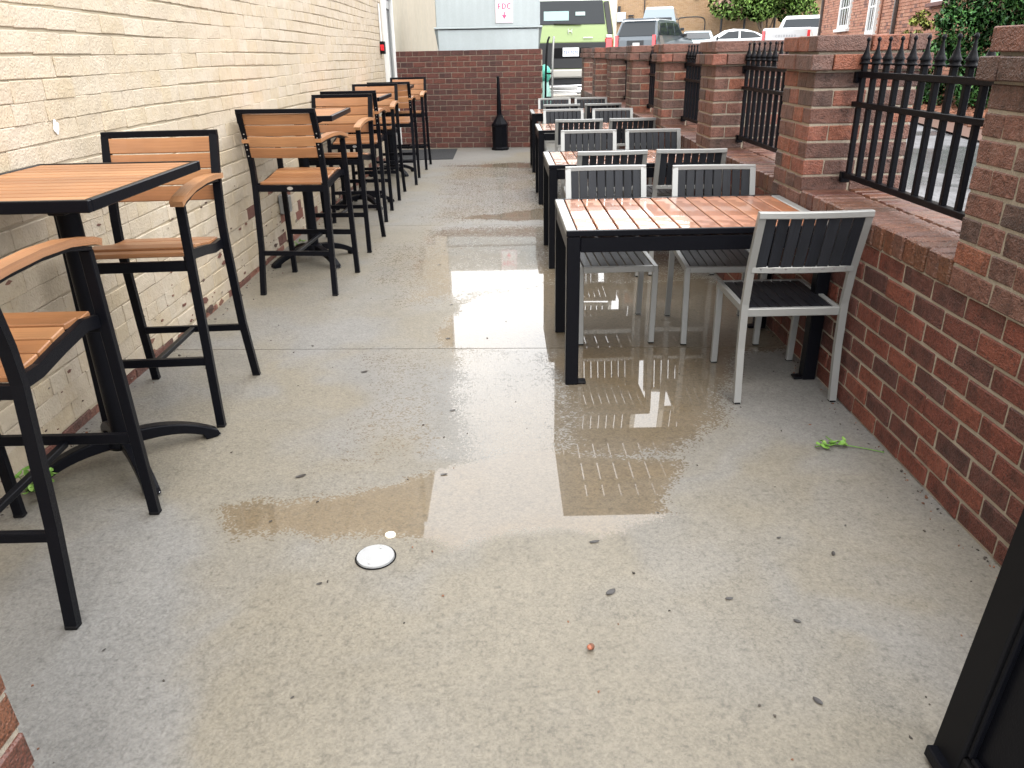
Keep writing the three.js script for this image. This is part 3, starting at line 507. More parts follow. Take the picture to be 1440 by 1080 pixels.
[
  [1.225, -3.305, 0, 'silver chair with dark slats alone on its side of the first table, by the wall'],
  [0.577, -4.09, PI + 0.02, 'silver framed chair with dark slats beyond the first table, on the aisle side'],
  [1.145, -4.04, PI - 0.07, 'silver framed chair with dark slats beyond the first table, on the wall side'],
  [0.695, -5.4, 0.03, 'silver framed chair with dark slats on the near side of the second table, aisle side'],
  [1.235, -5.42, -0.05, 'silver framed chair with dark slats on the near side of the second table, wall side'],
  [0.69, -6.22, PI - 0.03, 'silver framed chair with dark slats beyond the second table, aisle side'],
  [1.23, -6.2, PI + 0.03, 'silver framed chair with dark slats beyond the second table, wall side'],
  [0.735, -7.95, -0.03, 'silver framed chair with dark slats on the near side of the third table, aisle side'],
  [1.245, -7.97, 0, 'silver framed chair with dark slats on the near side of the third table, wall side'],
  [0.69, -8.76, PI + 0.03, 'silver framed chair with dark slats beyond the third table, aisle side'],
  [1.23, -8.72, PI, 'silver framed chair with dark slats beyond the third table, wall side'],
  [0.73, -10.27, 0, 'silver framed chair with dark slats on the near side of the last table, aisle side'],
  [1.24, -10.27, 0, 'silver framed chair with dark slats on the near side of the last table, wall side'],
  [0.725, -11.02, PI, 'silver framed chair with dark slats beyond the last table, aisle side'],
  [1.235, -11.02, PI, 'silver framed chair with dark slats beyond the last table, wall side'],
].forEach(([x, z, a, l], i) => { const g = 'silver framed dining chairs'; if (i) copyOf(chair, l, [x, 0, z], a, g); else { chair.position.set(x, 0, z); chair.userData.label = l; chair.userData.group = g; } });

// ------------------------------------------------------------------ small things on the patio
{
  const t = thing('ash_receptacle', 'black octagonal smokers ash receptacle with a tall tapered neck', 'ash receptacle', [-0.05, 0, -12.93], 0.2);
  const L = (p) => new THREE.LatheGeometry(p.map(([x, y]) => new THREE.Vector2(x, y)), 8).toNonIndexed();
  const f = (g) => { g.computeVertexNormals(); return g; };
  mesh('base', f(L([[0, 0], [0.142, 0], [0.142, 0.03], [0.128, 0.045], [0.128, 0.36], [0.138, 0.375], [0.138, 0.4], [0, 0.4]])), mBlack, t);
  mesh('shoulder', f(L([[0, 0.402], [0.132, 0.402], [0.06, 0.5], [0.042, 0.54], [0, 0.54]])), mBlack, t);
  mesh('neck', new THREE.LatheGeometry([[0, 0.54], [0.04, 0.54], [0.026, 0.95], [0.022, 1.1], [0.018, 1.115], [0, 1.115]].map(([x, y]) => new THREE.Vector2(x, y)), 20), mBlack, t).rotation.z = 0.012;
  const m = tag(mesh('doormat', at(chamfer(0.92, 0.012, 1.3, 0.004), -1.22, 0.0065, -12.45), std({ color: lin(0.022, 0.024, 0.027), roughness: 0.9, bumpMap: uvS(brickBump, 8), bumpScale: 0.006 })), 'dark rubber doormat on the concrete in front of the end brick wall', 'doormat');
  const d = thing('drain_cover', 'round pale metal drain cover set in the concrete', 'drain cover', [-0.43, 0, -1.985]);
  mesh('disc', new THREE.CylinderGeometry(0.058, 0.06, 0.008, 40).translate(0, 0.004, 0), std({ color: lin(0.42, 0.43, 0.44), roughness: 0.35, metalness: 0.4, bumpMap: bBmp, bumpScale: 0.001 }), d);
  mesh('rim', new THREE.TorusGeometry(0.0625, 0.0022, 6, 40).rotateX(PI / 2).translate(0, 0.002, 0), mBlackRough, d);
  for (const s of [-1, 1]) mesh('screw', new THREE.CylinderGeometry(0.005, 0.005, 0.003, 12).translate(s * 0.012, 0.009, -s * 0.04), mScrew, d);
  tag(mesh('floor_disc', new THREE.CylinderGeometry(0.017, 0.018, 0.004, 24).translate(-0.4, 0.002, -2.105), std({ color: lin(0.8, 0.74, 0.58), roughness: 0.5 })), 'small cream disc on the concrete beside the drain cover', 'disc');
  const a = thing('nut_shell', 'small brown nut shell lying on the dry concrete', 'nut', [0.2, 0, -1.56], 0.4);
  mesh('nut', new THREE.SphereGeometry(0.008, 14, 10).scale(1.1, 0.9, 1).translate(0, 0.01, 0), std({ color: lin(0.32, 0.11, 0.06), roughness: 0.5 }), a);
  mesh('cap', new THREE.SphereGeometry(0.0092, 14, 8, 0, PI * 2, 0, PI / 2).rotateZ(-1.3).translate(0.003, 0.01, 0), std({ color: lin(0.14, 0.06, 0.035), roughness: 0.8 }), a);
  const leafG = (l, w, c) => { const g = new THREE.PlaneGeometry(l, w, 8, 4).rotateX(-PI / 2), p = g.attributes.position; for (let i = 0; i < p.count; i++) { const u = p.getX(i) / l * 2, k = Math.pow(Math.max(0, 1 - u * u), 0.7); p.setXYZ(i, p.getX(i), c * (0.15 + Math.abs(p.getZ(i) / w) * 0.8 + 0.6 * u * u), p.getZ(i) * k); } g.computeVertexNormals(); return g; };
  const mLeaf = std({ color: lin(0.03, 0.026, 0.024), roughness: 0.4, side: THREE.DoubleSide });
  const spots = [[-0.79, -2.5, 0.05, 0.5], [0.265, -2.04, 0.042, 0.2], [0.285, -1.79, 0.045, 0.7], [-0.25, -2.49, 0.034, 0.1], [-0.58, -1.86, 0.022, 0.4], [0.73, -1.37, 0.034, 2.1], [-0.82, -2.2, 0.018, 1], [0.86, -2.04, 0.02, 0.3], [1.0, -1.95, 0.03, 1.2], [-0.25, -3.05, 0.034, 0.4], [0.13, -1.08, 0.035, 0.4], [-0.72, -3.52, 0.04, 0.1], [-0.33, -3.98, 0.035, 0.1], [0.62, -1.75, 0.03, 0.1], [0.78, -1.65, 0.026, -0.6], [-0.55, -1.42, 0.014, 0.8], [-1.1, -1.6, 0.016, 1.2], [-0.2, -7.6, 0.05, 0.3], [-0.5, -5.6, 0.04, 0.2], [0.95, -2.35, 0.012, 0.2], [1.1, -2.1, 0.014, 0.9], [0.5, -2.2, 0.014, 2], [-0.35, -4.6, 0.03, 0.8]];
  spots.forEach(([x, z, l, r], i) => { const o = mesh('fallen_leaf', leafG(l * 0.85, l * rr(0.32, 0.5), l * 0.06), mLeaf); tag(o, 'small dark wet leaf lying on the concrete', 'leaf', 'dark leaves scattered on the concrete'); o.position.set(x, 0.0015, z); o.rotation.y = r; });
  { // grit and small litter, thicker along the foot of both walls
    const q = rng(61), n = 750, g = chamfer(0.006, 0.003, 0.004, 0.0008, 0.001), m = new THREE.InstancedMesh(g, std({ roughness: 0.9 }), n), M = new THREE.Matrix4(), Q = new THREE.Quaternion(), E = new THREE.Euler();
    for (let i = 0; i < n; i++) { const k = q(), z = -1.05 - 9 * Math.pow(q(), 1.6), x = k < 0.36 ? 1.455 - 0.09 * q() * q() : k < 0.75 ? leftX(z) + 0.03 + 0.16 * q() * q() : lerp(-1.7, 1.4, q()); E.set(0, q() * 6.3, 0); Q.setFromEuler(E); const s = k < 0.75 ? 0.6 + 1.6 * q() * q() : 0.5 + 0.9 * q(); M.compose(V(x, 0.0015 * s, z), Q, V(s * (0.7 + q()), s, s)); m.setMatrixAt(i, M); const c = 0.5 + q(); m.setColorAt(i, q() < 0.3 ? lin(0.16 * c, 0.07 * c, 0.04 * c) : lin(0.05 * c, 0.042 * c, 0.036 * c)); }
    m.name = 'grit'; m.userData = { kind: 'stuff', label: 'grit and crumbs of litter along the wall feet', category: 'grit' }; m.castShadow = m.receiveShadow = true; scene.add(m);
  }
  // green sprig by the brick wall
  const mGreen = [[0.10, 0.22, 0.03], [0.15, 0.30, 0.05], [0.20, 0.34, 0.07]].map((c) => std({ color: lin(...c), roughness: 0.55, side: THREE.DoubleSide }));
  const s = thing('leafy_sprig', 'broken green sprig lying on the concrete by the brick wall', 'sprig', [1.3, 0, -2.64]);
  mesh('stem', new THREE.TubeGeometry(new THREE.CatmullRomCurve3([V(-0.1, 0.008, 0.01), V(-0.02, 0.012, 0), V(0.07, 0.006, 0.02), V(0.15, 0.004, 0.06)]), 16, 0.0022, 5), mGreen[0], s);
  for (let i = 0; i < 13; i++) { const o = mesh('leaf', leafG(rr(0.03, 0.05), rr(0.014, 0.02), 0.006), mGreen[i % 3], s, [rr(-0.11, 0.03), 0.008 + 0.014 * R(), rr(-0.025, 0.025)]); o.rotation.set(rr(-0.5, 0.5), rr(0, 6.3), rr(-0.3, 0.5)); }
  const weed = (x, z, n, h, l) => { const w = thing('weed', l, 'weed', [x, 0, z], 0, 'weeds at the foot of the painted wall'); for (let i = 0; i < n; i++) { const a = rr(0, 6.3), r = rr(0.01, 0.09), hh = rr(0.2, 1) * h; const st = mesh('stem', barGeo([0, 0, 0], [Math.cos(a) * r * 0.7, hh, Math.sin(a) * r], 0.0025, 0.0025, 0.0005), mGreen[0], w); for (let k = 0; k < 3; k++) { const o = mesh('leaf', leafG(rr(0.025, 0.045), rr(0.013, 0.02), 0.006), mGreen[(i + k) % 3], st, [Math.cos(a) * r * 0.7 + rr(-0.012, 0.012), hh * rr(0.6, 1), Math.sin(a) * r + rr(-0.015, 0.015)]); o.rotation.set(rr(-0.6, 0.6), rr(0, 6.3), rr(-0.5, 0.5)); } } };
  weed(-1.73, -2.42, 14, 0.1, 'green weed growing from the foot of the painted wall under the first bar table'); weed(-1.7, -6.3, 5, 0.05, 'small weed at the wall foot below the outlet box');
}
{ // entrance: gate swung open on the right, brick pier on the left
  const t = thing('panel_board', 'black framed panel board standing upright by the near end of the brick wall', 'board', [0.945, 0.0, -0.63]), L = 1.18, h = 1.2; t.rotation.z = -0.075;
  for (const s of [-1, 1]) { mesh('stile', cb(0.045, h, 0.085, 0.004), mBlackRough, t, [0, h / 2, s * (L / 2 - 0.0425)]); mesh('rail', cb(0.045, 0.085, L - 0.174, 0.004), mBlackRough, t, [0, s > 0 ? h - 0.0425 : 0.0425, 0]); }
  mesh('panel', at(new THREE.BoxGeometry(0.012, h - 0.17, L - 0.17), 0.006, h / 2, 0), mBlack, t);
  mesh('bead', mergeGeometries([at(chamfer(0.014, h - 0.18, 0.012), -0.008, h / 2, -L / 2 + 0.093), at(chamfer(0.014, 0.012, L - 0.2), -0.008, 0.093, 0)]), mBlack, t);
  mesh('foot', at(chamfer(0.05, 0.03, 0.1, 0.004), -0.02, 0.02, -L / 2 + 0.06), mBlack, t);
  const p = thing('brick_gate_pier', 'red brick pier at the patio entrance, cut off by the picture edge', 'pillar', [-0.992, 0, -0.705]);
  const w = 0.41; mesh('mortar', at(new THREE.BoxGeometry(w - 0.014, 19 * C - 0.01, w - 0.014), 0, 19 * C / 2 - 0.005, 0), mMortar, p);
  for (let r = 0; r < 19; r++) for (let f = 0; f < 4; f++) for (let k = 0; k < 2; k++) {
    const a = (r % 2 ? f : f), g = pick(geoVar(0.155 - JT, C - JT, 0.098, 4)), off = -w / 2 + (r % 2 ? 0 : 0.1) + 0.155 * (k + 0.5), o = mesh('brick', g, pick(MB.row), p, [Math.cos(a * PI / 2) * (w / 2 - 0.049) - Math.sin(a * PI / 2) * off, r * C + C / 2, Math.sin(a * PI / 2) * (w / 2 - 0.049) + Math.cos(a * PI / 2) * off]); o.rotation.y = -a * PI / 2;
  }
}

// ------------------------------------------------------------------ beyond the end wall
const canvasTex = (w, h, fn) => { const c = document.createElement('canvas'); c.width = w; c.height = h; fn(c.getContext('2d'), w, h); const t = new THREE.CanvasTexture(c); t.colorSpace = THREE.SRGBColorSpace; return t; };
const gMetalTex = tex(512, 512, (u, v) => { const a = fbm(u * 4, v * 4, 4, 4), s = fbm(u * 40, v * 3, 3, 3), k = 0.86 + 0.16 * (a - 0.5) + 0.1 * (s - 0.5) + 0.06 * (noise(u * 160, v * 160, 160) - 0.5); return [k, k, k]; });
const mContainer = std({ color: lin(0.45, 0.515, 0.54), map: rep(gMetalTex, 0.6, 0.6), roughness: 0.45 });
{
  const t = thing('metal_container', 'pale grey green metal container standing behind the end brick wall', 'container', [-0.21, -0.03, -13.95]);
  const b = new THREE.BoxGeometry(1.68, 1.84, 1.2, 1, 1, 1), p = b.attributes.position; for (let i = 0; i < p.count; i++) if (p.getY(i) < 0) p.setX(i, p.getX(i) * 0.93);
  mesh('lower_body', at(b, 0, 0.92, -0.6), mContainer, t);
  mesh('lip', at(chamfer(1.8, 0.03, 1.3, 0.006), 0, 1.87, -0.62), mContainer, t);
  mesh('side_gusset', mergeGeometries([-1, 1].map((s) => { const sh = new THREE.Shape([[0.84, 1.85], [0.895, 1.85], [0.83, 1.45]].map(([x, y]) => new THREE.Vector2(x * s, y))); return new THREE.ExtrudeGeometry(sh, { depth: 0.02, bevelEnabled: false }).translate(0, 0, -0.02); })), std({ color: lin(0.12, 0.14, 0.14), roughness: 0.6 }), t);
  mesh('upper_body', at(chamfer(1.72, 0.44, 1.24, 0.01), 0, 2.1, -0.6), mContainer, t);
  const sh = new THREE.Shape([[-0.02, 0], [-1.22, 0], [-1.22, 0.16]].map(([x, y]) => new THREE.Vector2(x, y)));
  mesh('lid', new THREE.ExtrudeGeometry(sh, { depth: 1.7, bevelEnabled: false }).rotateY(-PI / 2).translate(0.85, 2.325, 0).rotateY(0), std({ color: lin(0.58, 0.63, 0.64), roughness: 0.4 }), t).scale.set(1, 1, 1);
  const ft = canvasTex(256, 340, (g, w, h) => { g.fillStyle = '#dfe6e8'; g.fillRect(0, 0, w, h); g.strokeStyle = '#e78ab0'; g.lineWidth = 6; g.strokeRect(8, 8, w - 16, h - 16); g.fillStyle = '#e2507f'; g.font = 'bold 112px sans-serif'; g.textAlign = 'center'; g.fillText('FDC', w / 2, 148); g.fillRect(w / 2 - 9, 186, 18, 50); g.beginPath(); g.moveTo(w / 2 - 38, 230); g.lineTo(w / 2 + 38, 230); g.lineTo(w / 2, 290); g.fill(); });
  const s = thing('fire_connection_sign', 'white sign with pink FDC lettering and down arrow on the metal container', 'sign', [0.06, 1.9, -13.922]);
  mesh('plate', at(chamfer(0.29, 0.37, 0.006), 0, 0.185, 0), mWhite, s); mesh('print', at(new THREE.PlaneGeometry(0.28, 0.36), 0, 0.185, 0.0045), std({ map: ft, roughness: 0.5 }), s);
}
{ // raised edge of the car park
  const t = thing('retaining_wall', 'low brick retaining wall with pale coping below the parked green car', 'wall', [0.645, 0, -15.4]);
  const n = 8, L = 1.3; mesh('mortar', at(new THREE.BoxGeometry(L, n * C - 0.01, 0.16), L / 2, n * C / 2 - 0.005, -0.09), mMortar, t);
  for (let r = 0; r < n; r++) for (let k = 0; k < 6; k++) { const o = mesh('brick', pick(geoVar(0.195, C - JT, 0.17, 4)), pick(MB.far), t, [0.1 + k * 0.206 + (r % 2 ? 0.08 : 0), r * C + C / 2, -0.085]); o.rotation.y = PI / 2; }
  mesh('coping', at(chamfer(1.4, 0.06, 0.3, 0.01), 0.66, n * C + 0.035, -0.12), std({ color: lin(0.5, 0.47, 0.43), map: uvS(mortarTex, 2), roughness: 0.8 }), t);
  struct('patio_end', at(new THREE.BoxGeometry(6, 1.02, 0.16), -2.36, 0.1, -15.52), mMortar);
}
{ // hand truck with a bag, at the end of the wall
  const t = thing('hand_truck', 'dark upright hand truck leaning by the end of the brick wall', 'hand truck', [0.8, 0, -14.0], -0.25);
  for (const s of [-1, 1]) mesh('rail', new THREE.TubeGeometry(new THREE.CatmullRomCurve3([V(s * 0.06, 0.02, 0.02), V(s * 0.06, 0.6, 0), V(s * 0.055, 1.35, -0.06), V(s * 0.05, 1.62, -0.16), V(s * 0.04, 1.68, -0.24)]), 20, 0.018, 8), s > 0 ? mSilver : mBlackRough, t);
  for (let k = 0; k < 3; k++) mesh('cross_bar', cb(0.11, 0.025, 0.02), mBlackRough, t, [0, 0.35 + k * 0.38, -0.01 - k * 0.02]);
  mesh('toe_plate', cb(0.3, 0.012, 0.2), mBlackRough, t, [0, 0.012, 0.12]);
  for (const s of [-1, 1]) mesh('wheel', new THREE.TorusGeometry(0.09, 0.03, 8, 20).rotateY(PI / 2), mBlackRough, t, [s * 0.13, 0.12, -0.07]);
  const bag = (x, y, z, rx, ry, rz, c, l) => { const g = new THREE.SphereGeometry(1, 32, 20), p = g.attributes.position; for (let i = 0; i < p.count; i++) { const v = V(p.getX(i), p.getY(i), p.getZ(i)), k = 0.86 + 0.3 * fbm(v.x * 4 + v.z * 2 + 9, v.y * 4 + v.z * 3 + 4, 3); p.setXYZ(i, v.x * rx * k, Math.max(-0.92, v.y * k) * ry, v.z * rz * k); } g.computeVertexNormals(); tag(mesh('plastic_bag', g, std({ color: lin(...c), roughness: 0.35 }), scene, [x, y, z]), l, 'bag'); };
  bag(0.74, 0.5, -14.35, 0.13, 0.54, 0.16, [0.35, 0.62, 0.55], 'pale green plastic bag beside the hand truck'); bag(0.745, 1.1, -14.35, 0.11, 0.14, 0.13, [0.12, 0.55, 0.42], 'knotted bright green bag on top of the pale bag');
  const gy = groundY(-16.7);
  const st = thing('paper_stack', 'stack of crumpled white packaging on the ground under the bumper of the green car', 'packaging', [1.25, gy, -16.7]);
  for (let i = 0; i < 4; i++) mesh('sheet', at(chamfer(0.62 - 0.03 * i, 0.05, 0.3, 0.012, 0.02), rr(-0.02, 0.02), 0.028 + i * 0.052, 0), mWhite, st);
  tag(mesh('crumpled_paper', chamfer(0.1, 0.17, 0.12, 0.03, 0.02), mWhite, scene, [1.95, gy + 0.09, -16.7]), 'single crumpled white paper beside the white stack', 'paper');
}
// ------------------------------------------------------------------ vehicles
const mTyre = std({ color: lin(0.012, 0.012, 0.012), roughness: 0.85 }), mRim = std({ color: lin(0.4, 0.4, 0.42), roughness: 0.3, metalness: 0.8 }), mTail = std({ color: lin(0.55, 0.012, 0.02), roughness: 0.15, clearcoat: 1 }), mTrim = std({ color: lin(0.018, 0.019, 0.022), roughness: 0.5 });
const carPaint = (c, o = {}) => std({ color: lin(...c), roughness: 0.35, metalness: 0.25, clearcoat: 1, clearcoatRoughness: 0.05, ...o });
// profile: side outline [forward, up] from rear; the rear is at z = 0 and the car points along -z
function car(name, label, cat, p, turn, o, group) {
  const t = thing(name, label, cat, p, turn, group), hw = o.w / 2, tp = (y) => y > o.belt ? 1 - o.taper * (y - o.belt) / (o.roof - o.belt) : 1 - 0.05 * Math.max(0, (0.55 - y) / 0.55);
  const warp = (g) => { const q = g.attributes.position; for (let i = 0; i < q.count; i++) q.setX(i, q.getX(i) * tp(q.getY(i))); g.computeVertexNormals(); return g; };
  const side = (pts, x0, x1, bev = 0) => { const s = new THREE.Shape(pts.map(([a, b]) => new THREE.Vector2(a, b))); const g = new THREE.ExtrudeGeometry(s, { depth: x1 - x0 - 2 * bev, bevelEnabled: bev > 0, bevelSize: bev, bevelThickness: bev, bevelSegments: 3 }); g.translate(0, 0, x0 + bev); g.applyMatrix4(new THREE.Matrix4().makeBasis(V(0, 0, -1), V(0, 1, 0), V(1, 0, 0))); return warp(g); };
  mesh('body', side(o.profile.map(([a, b]) => [a + (a < o.len / 2 ? 0.04 : -0.04), b + (b > 1 ? -0.04 : 0.04)]), -hw, hw, 0.04), o.paint, t);
  if (o.bed) mesh('bed_liner', at(new THREE.BoxGeometry(o.w - 0.3, 0.01, o.bed - 0.2), 0, o.belt + 0.006, -o.bed / 2), mTrim, t);
  for (const s of [-1, 1]) for (const w of o.windows) mesh('side_window', side(w, s > 0 ? hw - 0.03 : -hw - 0.006, s > 0 ? hw + 0.006 : -hw + 0.03), mGlass, t);
  const quad = (n, a, b, wA, wB, m, off = 0.008) => { // panel on the rear or front slope between outline points a and b
    const k = 6, g = new THREE.PlaneGeometry(1, 1, k, k), q = g.attributes.position, dx = b[0] - a[0], dy = b[1] - a[1], l = Math.hypot(dx, dy); let nx = -dy / l, ny = dx / l; if (a[0] < o.len / 2 ? nx > 0 : nx < 0) { nx = -nx; ny = -ny; }
    for (let i = 0; i < q.count; i++) { const u = q.getX(i), v = q.getY(i) + 0.5, f = a[0] + dx * v + nx * off, y = a[1] + dy * v + ny * off; q.setXYZ(i, 2 * u * lerp(wA, wB, v), y, -f + (a[0] < o.len / 2 ? -0.03 : 0.03) * (2 * u) ** 2 * 0.0); }
    g.computeVertexNormals(); const back = g.clone(); back.translate(0, 0, a[0] < o.len / 2 ? -0.012 : 0.012); return mesh(n, mergeGeometries([g, back]), m, t);
  };
  if (o.rearGlass) quad('rear_window', ...o.rearGlass, mGlass);
  if (o.windshield) quad('windshield', ...o.windshield, mGlass);
  for (const z of o.wheels) for (const s of [-1, 1]) { const w = mesh('wheel', new THREE.CylinderGeometry(o.wr, o.wr, 0.22, 28).rotateZ(PI / 2), mTyre, t, [s * (hw - 0.115), o.wr, -z]); mesh('rim', new THREE.CylinderGeometry(o.wr * 0.62, o.wr * 0.62, 0.02, 20).rotateZ(PI / 2), mRim, w, [s * 0.108, 0, 0]); }
  if (o.tail) for (const s of [-1, 1]) { const [x, y, w, h] = o.tail; mesh('tail_light', cb(w, h, 0.05, 0.012), mTail, t, [s * x, y, 0.018]); }
  if (o.bumper) mesh('bumper', at(chamfer(o.w * 0.97, o.bumper[1], 0.14, 0.025), 0, o.bumper[0], 0.05), o.bumper[2], t);
  if (o.mirrorZ) for (const s of [-1, 1]) mesh('wing_mirror', at(chamfer(0.2, 0.15, 0.1, 0.03), s * (hw + 0.08), o.belt + 0.08, -o.mirrorZ), mTrim, t);
  t.userData.car = undefined; delete t.userData.car; return t;
}
{ // green boxy car, tail to the patio
  const z = -17.5, gy = groundY(-19), t = car('parked_suv', 'boxy lime green car with black tailgate parked tail towards the patio', 'car', [1.46, gy - 0.05, z], 0.0, {
    w: 1.82, len: 4.3, belt: 1.18, roof: 1.9, taper: 0.12, paint: carPaint([0.185, 0.26, 0.075]), wr: 0.34, wheels: [0.85, 3.4],
    profile: [[0.02, 0.42], [0.0, 1.1], [0.06, 1.35], [0.2, 1.85], [0.5, 1.92], [2.6, 1.9], [3.3, 1.22], [4.2, 1.05], [4.3, 0.5], [3.8, 0.4], [3.75, 0.62], [3.4, 0.74], [3.05, 0.62], [3.0, 0.4], [1.25, 0.4], [1.2, 0.62], [0.85, 0.74], [0.5, 0.62], [0.45, 0.4]],
    windows: [[[0.5, 1.3], [0.55, 1.75], [1.5, 1.78], [1.5, 1.25]], [[1.6, 1.25], [1.6, 1.78], [2.5, 1.78], [3.0, 1.25]]], windshield: [[3.3, 1.25], [2.68, 1.86], 0.74, 0.66],
    rearGlass: [[0.07, 1.4], [0.195, 1.85], 0.72, 0.67], mirrorZ: 3.0,
  });
  mesh('tailgate_panel', at(chamfer(1.5, 0.5, 0.03, 0.012), 0, 0.8, 0.02), mTrim, t);
  mesh('plate_recess', at(chamfer(0.78, 0.2, 0.02, 0.008), 0, 0.85, 0.034), mBlackRough, t);
  mesh('bumper', at(chamfer(1.78, 0.17, 0.2, 0.03), 0, 0.45, 0.06), std({ color: lin(0.42, 0.41, 0.38), roughness: 0.5 }), t);
  mesh('bumper_cover', at(chamfer(1.7, 0.14, 0.12, 0.02), 0, 0.3, 0.0), mTrim, t);
  for (const s of [-1, 1]) { mesh('tail_light', cb(0.16, 0.3, 0.06, 0.02), mTail, t, [s * 0.8, 0.98, 0.01]); mesh('reverse_light', cb(0.12, 0.06, 0.05, 0.01), std({ color: lin(0.75, 0.75, 0.75), roughness: 0.2 }), t, [s * 0.8, 1.16, 0.012]); mesh('rear_pillar', barGeo([s * 0.83, 1.2, -0.02], [s * 0.74, 1.82, -0.17], 0.1, 0.05), mTrim, t); mesh('side_cladding', at(chamfer(0.05, 0.45, 0.5, 0.02), s * 0.9, 0.72, -0.25), mTrim, t); }
  mesh('wiper', barGeo([-0.35, 1.42, -0.04], [0.22, 1.4, -0.035], 0.02, 0.02), mTrim, t);
  mesh('emblem', mergeGeometries([at(chamfer(0.014, 0.09, 0.01), -0.055, 1.27, 0.002), at(chamfer(0.014, 0.09, 0.01), 0.02, 1.27, 0.002), at(chamfer(0.06, 0.014, 0.01), -0.0175, 1.27, 0.002)]), mScrew, t); mesh('badge', at(chamfer(0.2, 0.022, 0.01, 0.003), 0.36, 1.14, 0.03), mScrew, t);
  mesh('window_sticker', at(new THREE.BoxGeometry(0.52, 0.18, 0.004), -0.3, 1.56, -0.085).rotateX(0), std({ color: lin(0.42, 0.62, 0.62), roughness: 0.4 }), t); mesh('window_sticker', at(new THREE.BoxGeometry(0.2, 0.07, 0.004), 0.2, 1.6, -0.09), std({ color: lin(0.5, 0.66, 0.66), roughness: 0.4 }), t);
  const pt = canvasTex(256, 128, (g, w, h) => { g.fillStyle = '#e9eef4'; g.fillRect(0, 0, w, h); g.fillStyle = '#41578f'; g.font = 'bold 66px sans-serif'; g.textAlign = 'center'; g.fillText('TEF-1010', w / 2, 92, 232); g.font = 'bold 20px sans-serif'; g.fillText('NORTH CAROLINA', w / 2, 27); });
  mesh('number_plate', at(new THREE.BoxGeometry(0.34, 0.17, 0.006), 0, 0.87, 0.05), std({ map: pt, roughness: 0.4 }), t);
}
const suvO = (c) => ({ w: 1.98, len: 5.2, belt: 1.18, roof: 1.9, taper: 0.17, paint: carPaint(c), wr: 0.4, wheels: [1.05, 4.1], mirrorZ: 3.55,
  profile: [[0.0, 0.45], [0.0, 1.0], [0.06, 1.2], [0.38, 1.82], [0.7, 1.9], [2.6, 1.88], [3.1, 1.78], [3.75, 1.2], [4.9, 1.08], [5.15, 0.9], [5.2, 0.45], [4.62, 0.4], [4.55, 0.7], [4.1, 0.86], [3.65, 0.7], [3.58, 0.4], [1.55, 0.4], [1.5, 0.7], [1.05, 0.86], [0.6, 0.7], [0.52, 0.4]],
  windows: [[[0.5, 1.25], [0.72, 1.72], [1.45, 1.76], [1.45, 1.24]], [[1.55, 1.24], [1.55, 1.76], [2.4, 1.76], [2.4, 1.23]], [[2.5, 1.23], [2.5, 1.76], [3.0, 1.7], [3.5, 1.23]]], windshield: [[3.7, 1.22], [3.14, 1.74], 0.78, 0.7], rearGlass: [[0.07, 1.22], [0.36, 1.76], 0.86, 0.76], tail: [0.88, 1.0, 0.16, 0.5], bumper: [0.52, 0.2, carPaint(c)] });
{
  const t = car('parked_suv', 'dark slate coloured large car with red tail lights in the car park', 'car', [5.95, groundY(-38.5) - 0.02, -37], -0.54, suvO([0.045, 0.06, 0.075]));
  mesh('number_plate', at(new THREE.BoxGeometry(0.32, 0.17, 0.01), 0.05, 0.86, 0.01), mWhite, t); mesh('spoiler', at(chamfer(1.5, 0.06, 0.3, 0.02), 0, 1.9, -0.42), carPaint([0.045, 0.06, 0.075]), t); mesh('plate_recess', at(chamfer(0.8, 0.22, 0.01), 0, 0.93, 0.002), mTrim, t);
}
{
  const P = [0.45, 0.455, 0.46], t = car('pickup_truck', 'silver white pickup truck parked in front of the orange brick house', 'pickup truck', [11.75, groundY(-36) - 0.02, -34.4], -0.62, { w: 2.0, len: 5.8, belt: 1.28, roof: 1.92, taper: 0.2, paint: carPaint(P), wr: 0.4, wheels: [1.25, 4.8], mirrorZ: 3.95, bed: 1.9,
    profile: [[0.0, 0.55], [0.0, 1.38], [0.08, 1.4], [0.1, 1.3], [1.95, 1.3], [1.98, 1.38], [2.15, 1.8], [2.4, 1.92], [3.3, 1.92], [3.6, 1.82], [4.2, 1.3], [5.5, 1.18], [5.78, 1.0], [5.8, 0.5], [5.35, 0.45], [5.25, 0.75], [4.8, 0.9], [4.35, 0.75], [4.25, 0.45], [1.8, 0.45], [1.7, 0.75], [1.25, 0.9], [0.8, 0.75], [0.7, 0.5]],
    windows: [[[2.3, 1.38], [2.38, 1.76], [2.95, 1.79], [2.95, 1.36]], [[3.03, 1.36], [3.03, 1.79], [3.45, 1.74], [3.9, 1.36]]], windshield: [[4.15, 1.34], [3.65, 1.77], 0.78, 0.7], rearGlass: [[2.01, 1.43], [2.15, 1.78], 0.78, 0.7], tail: [0.92, 1.1, 0.12, 0.42], bumper: [0.6, 0.2, mRim] });
  for (const s of [-1, 1]) mesh('bed_side', at(chamfer(0.12, 0.12, 1.85, 0.02), s * 0.93, 1.34, -1.0), carPaint(P), t);
  const tt = canvasTex(512, 64, (g, w, h) => { g.clearRect(0, 0, w, h); g.fillStyle = '#b4b5b6'; g.fillRect(0, 0, w, h); g.fillStyle = '#7a7c80'; g.font = 'bold 52px sans-serif'; g.textAlign = 'center'; g.fillText('C O L O R A D O', w / 2, 50, 490); });
  mesh('tailgate', at(chamfer(1.6, 0.62, 0.02, 0.008), 0, 1.02, 0.006), carPaint(P), t); mesh('tailgate_lettering', at(new THREE.PlaneGeometry(1.15, 0.14), 0, 1.1, 0.0185), std({ map: tt, roughness: 0.4 }), t);
}
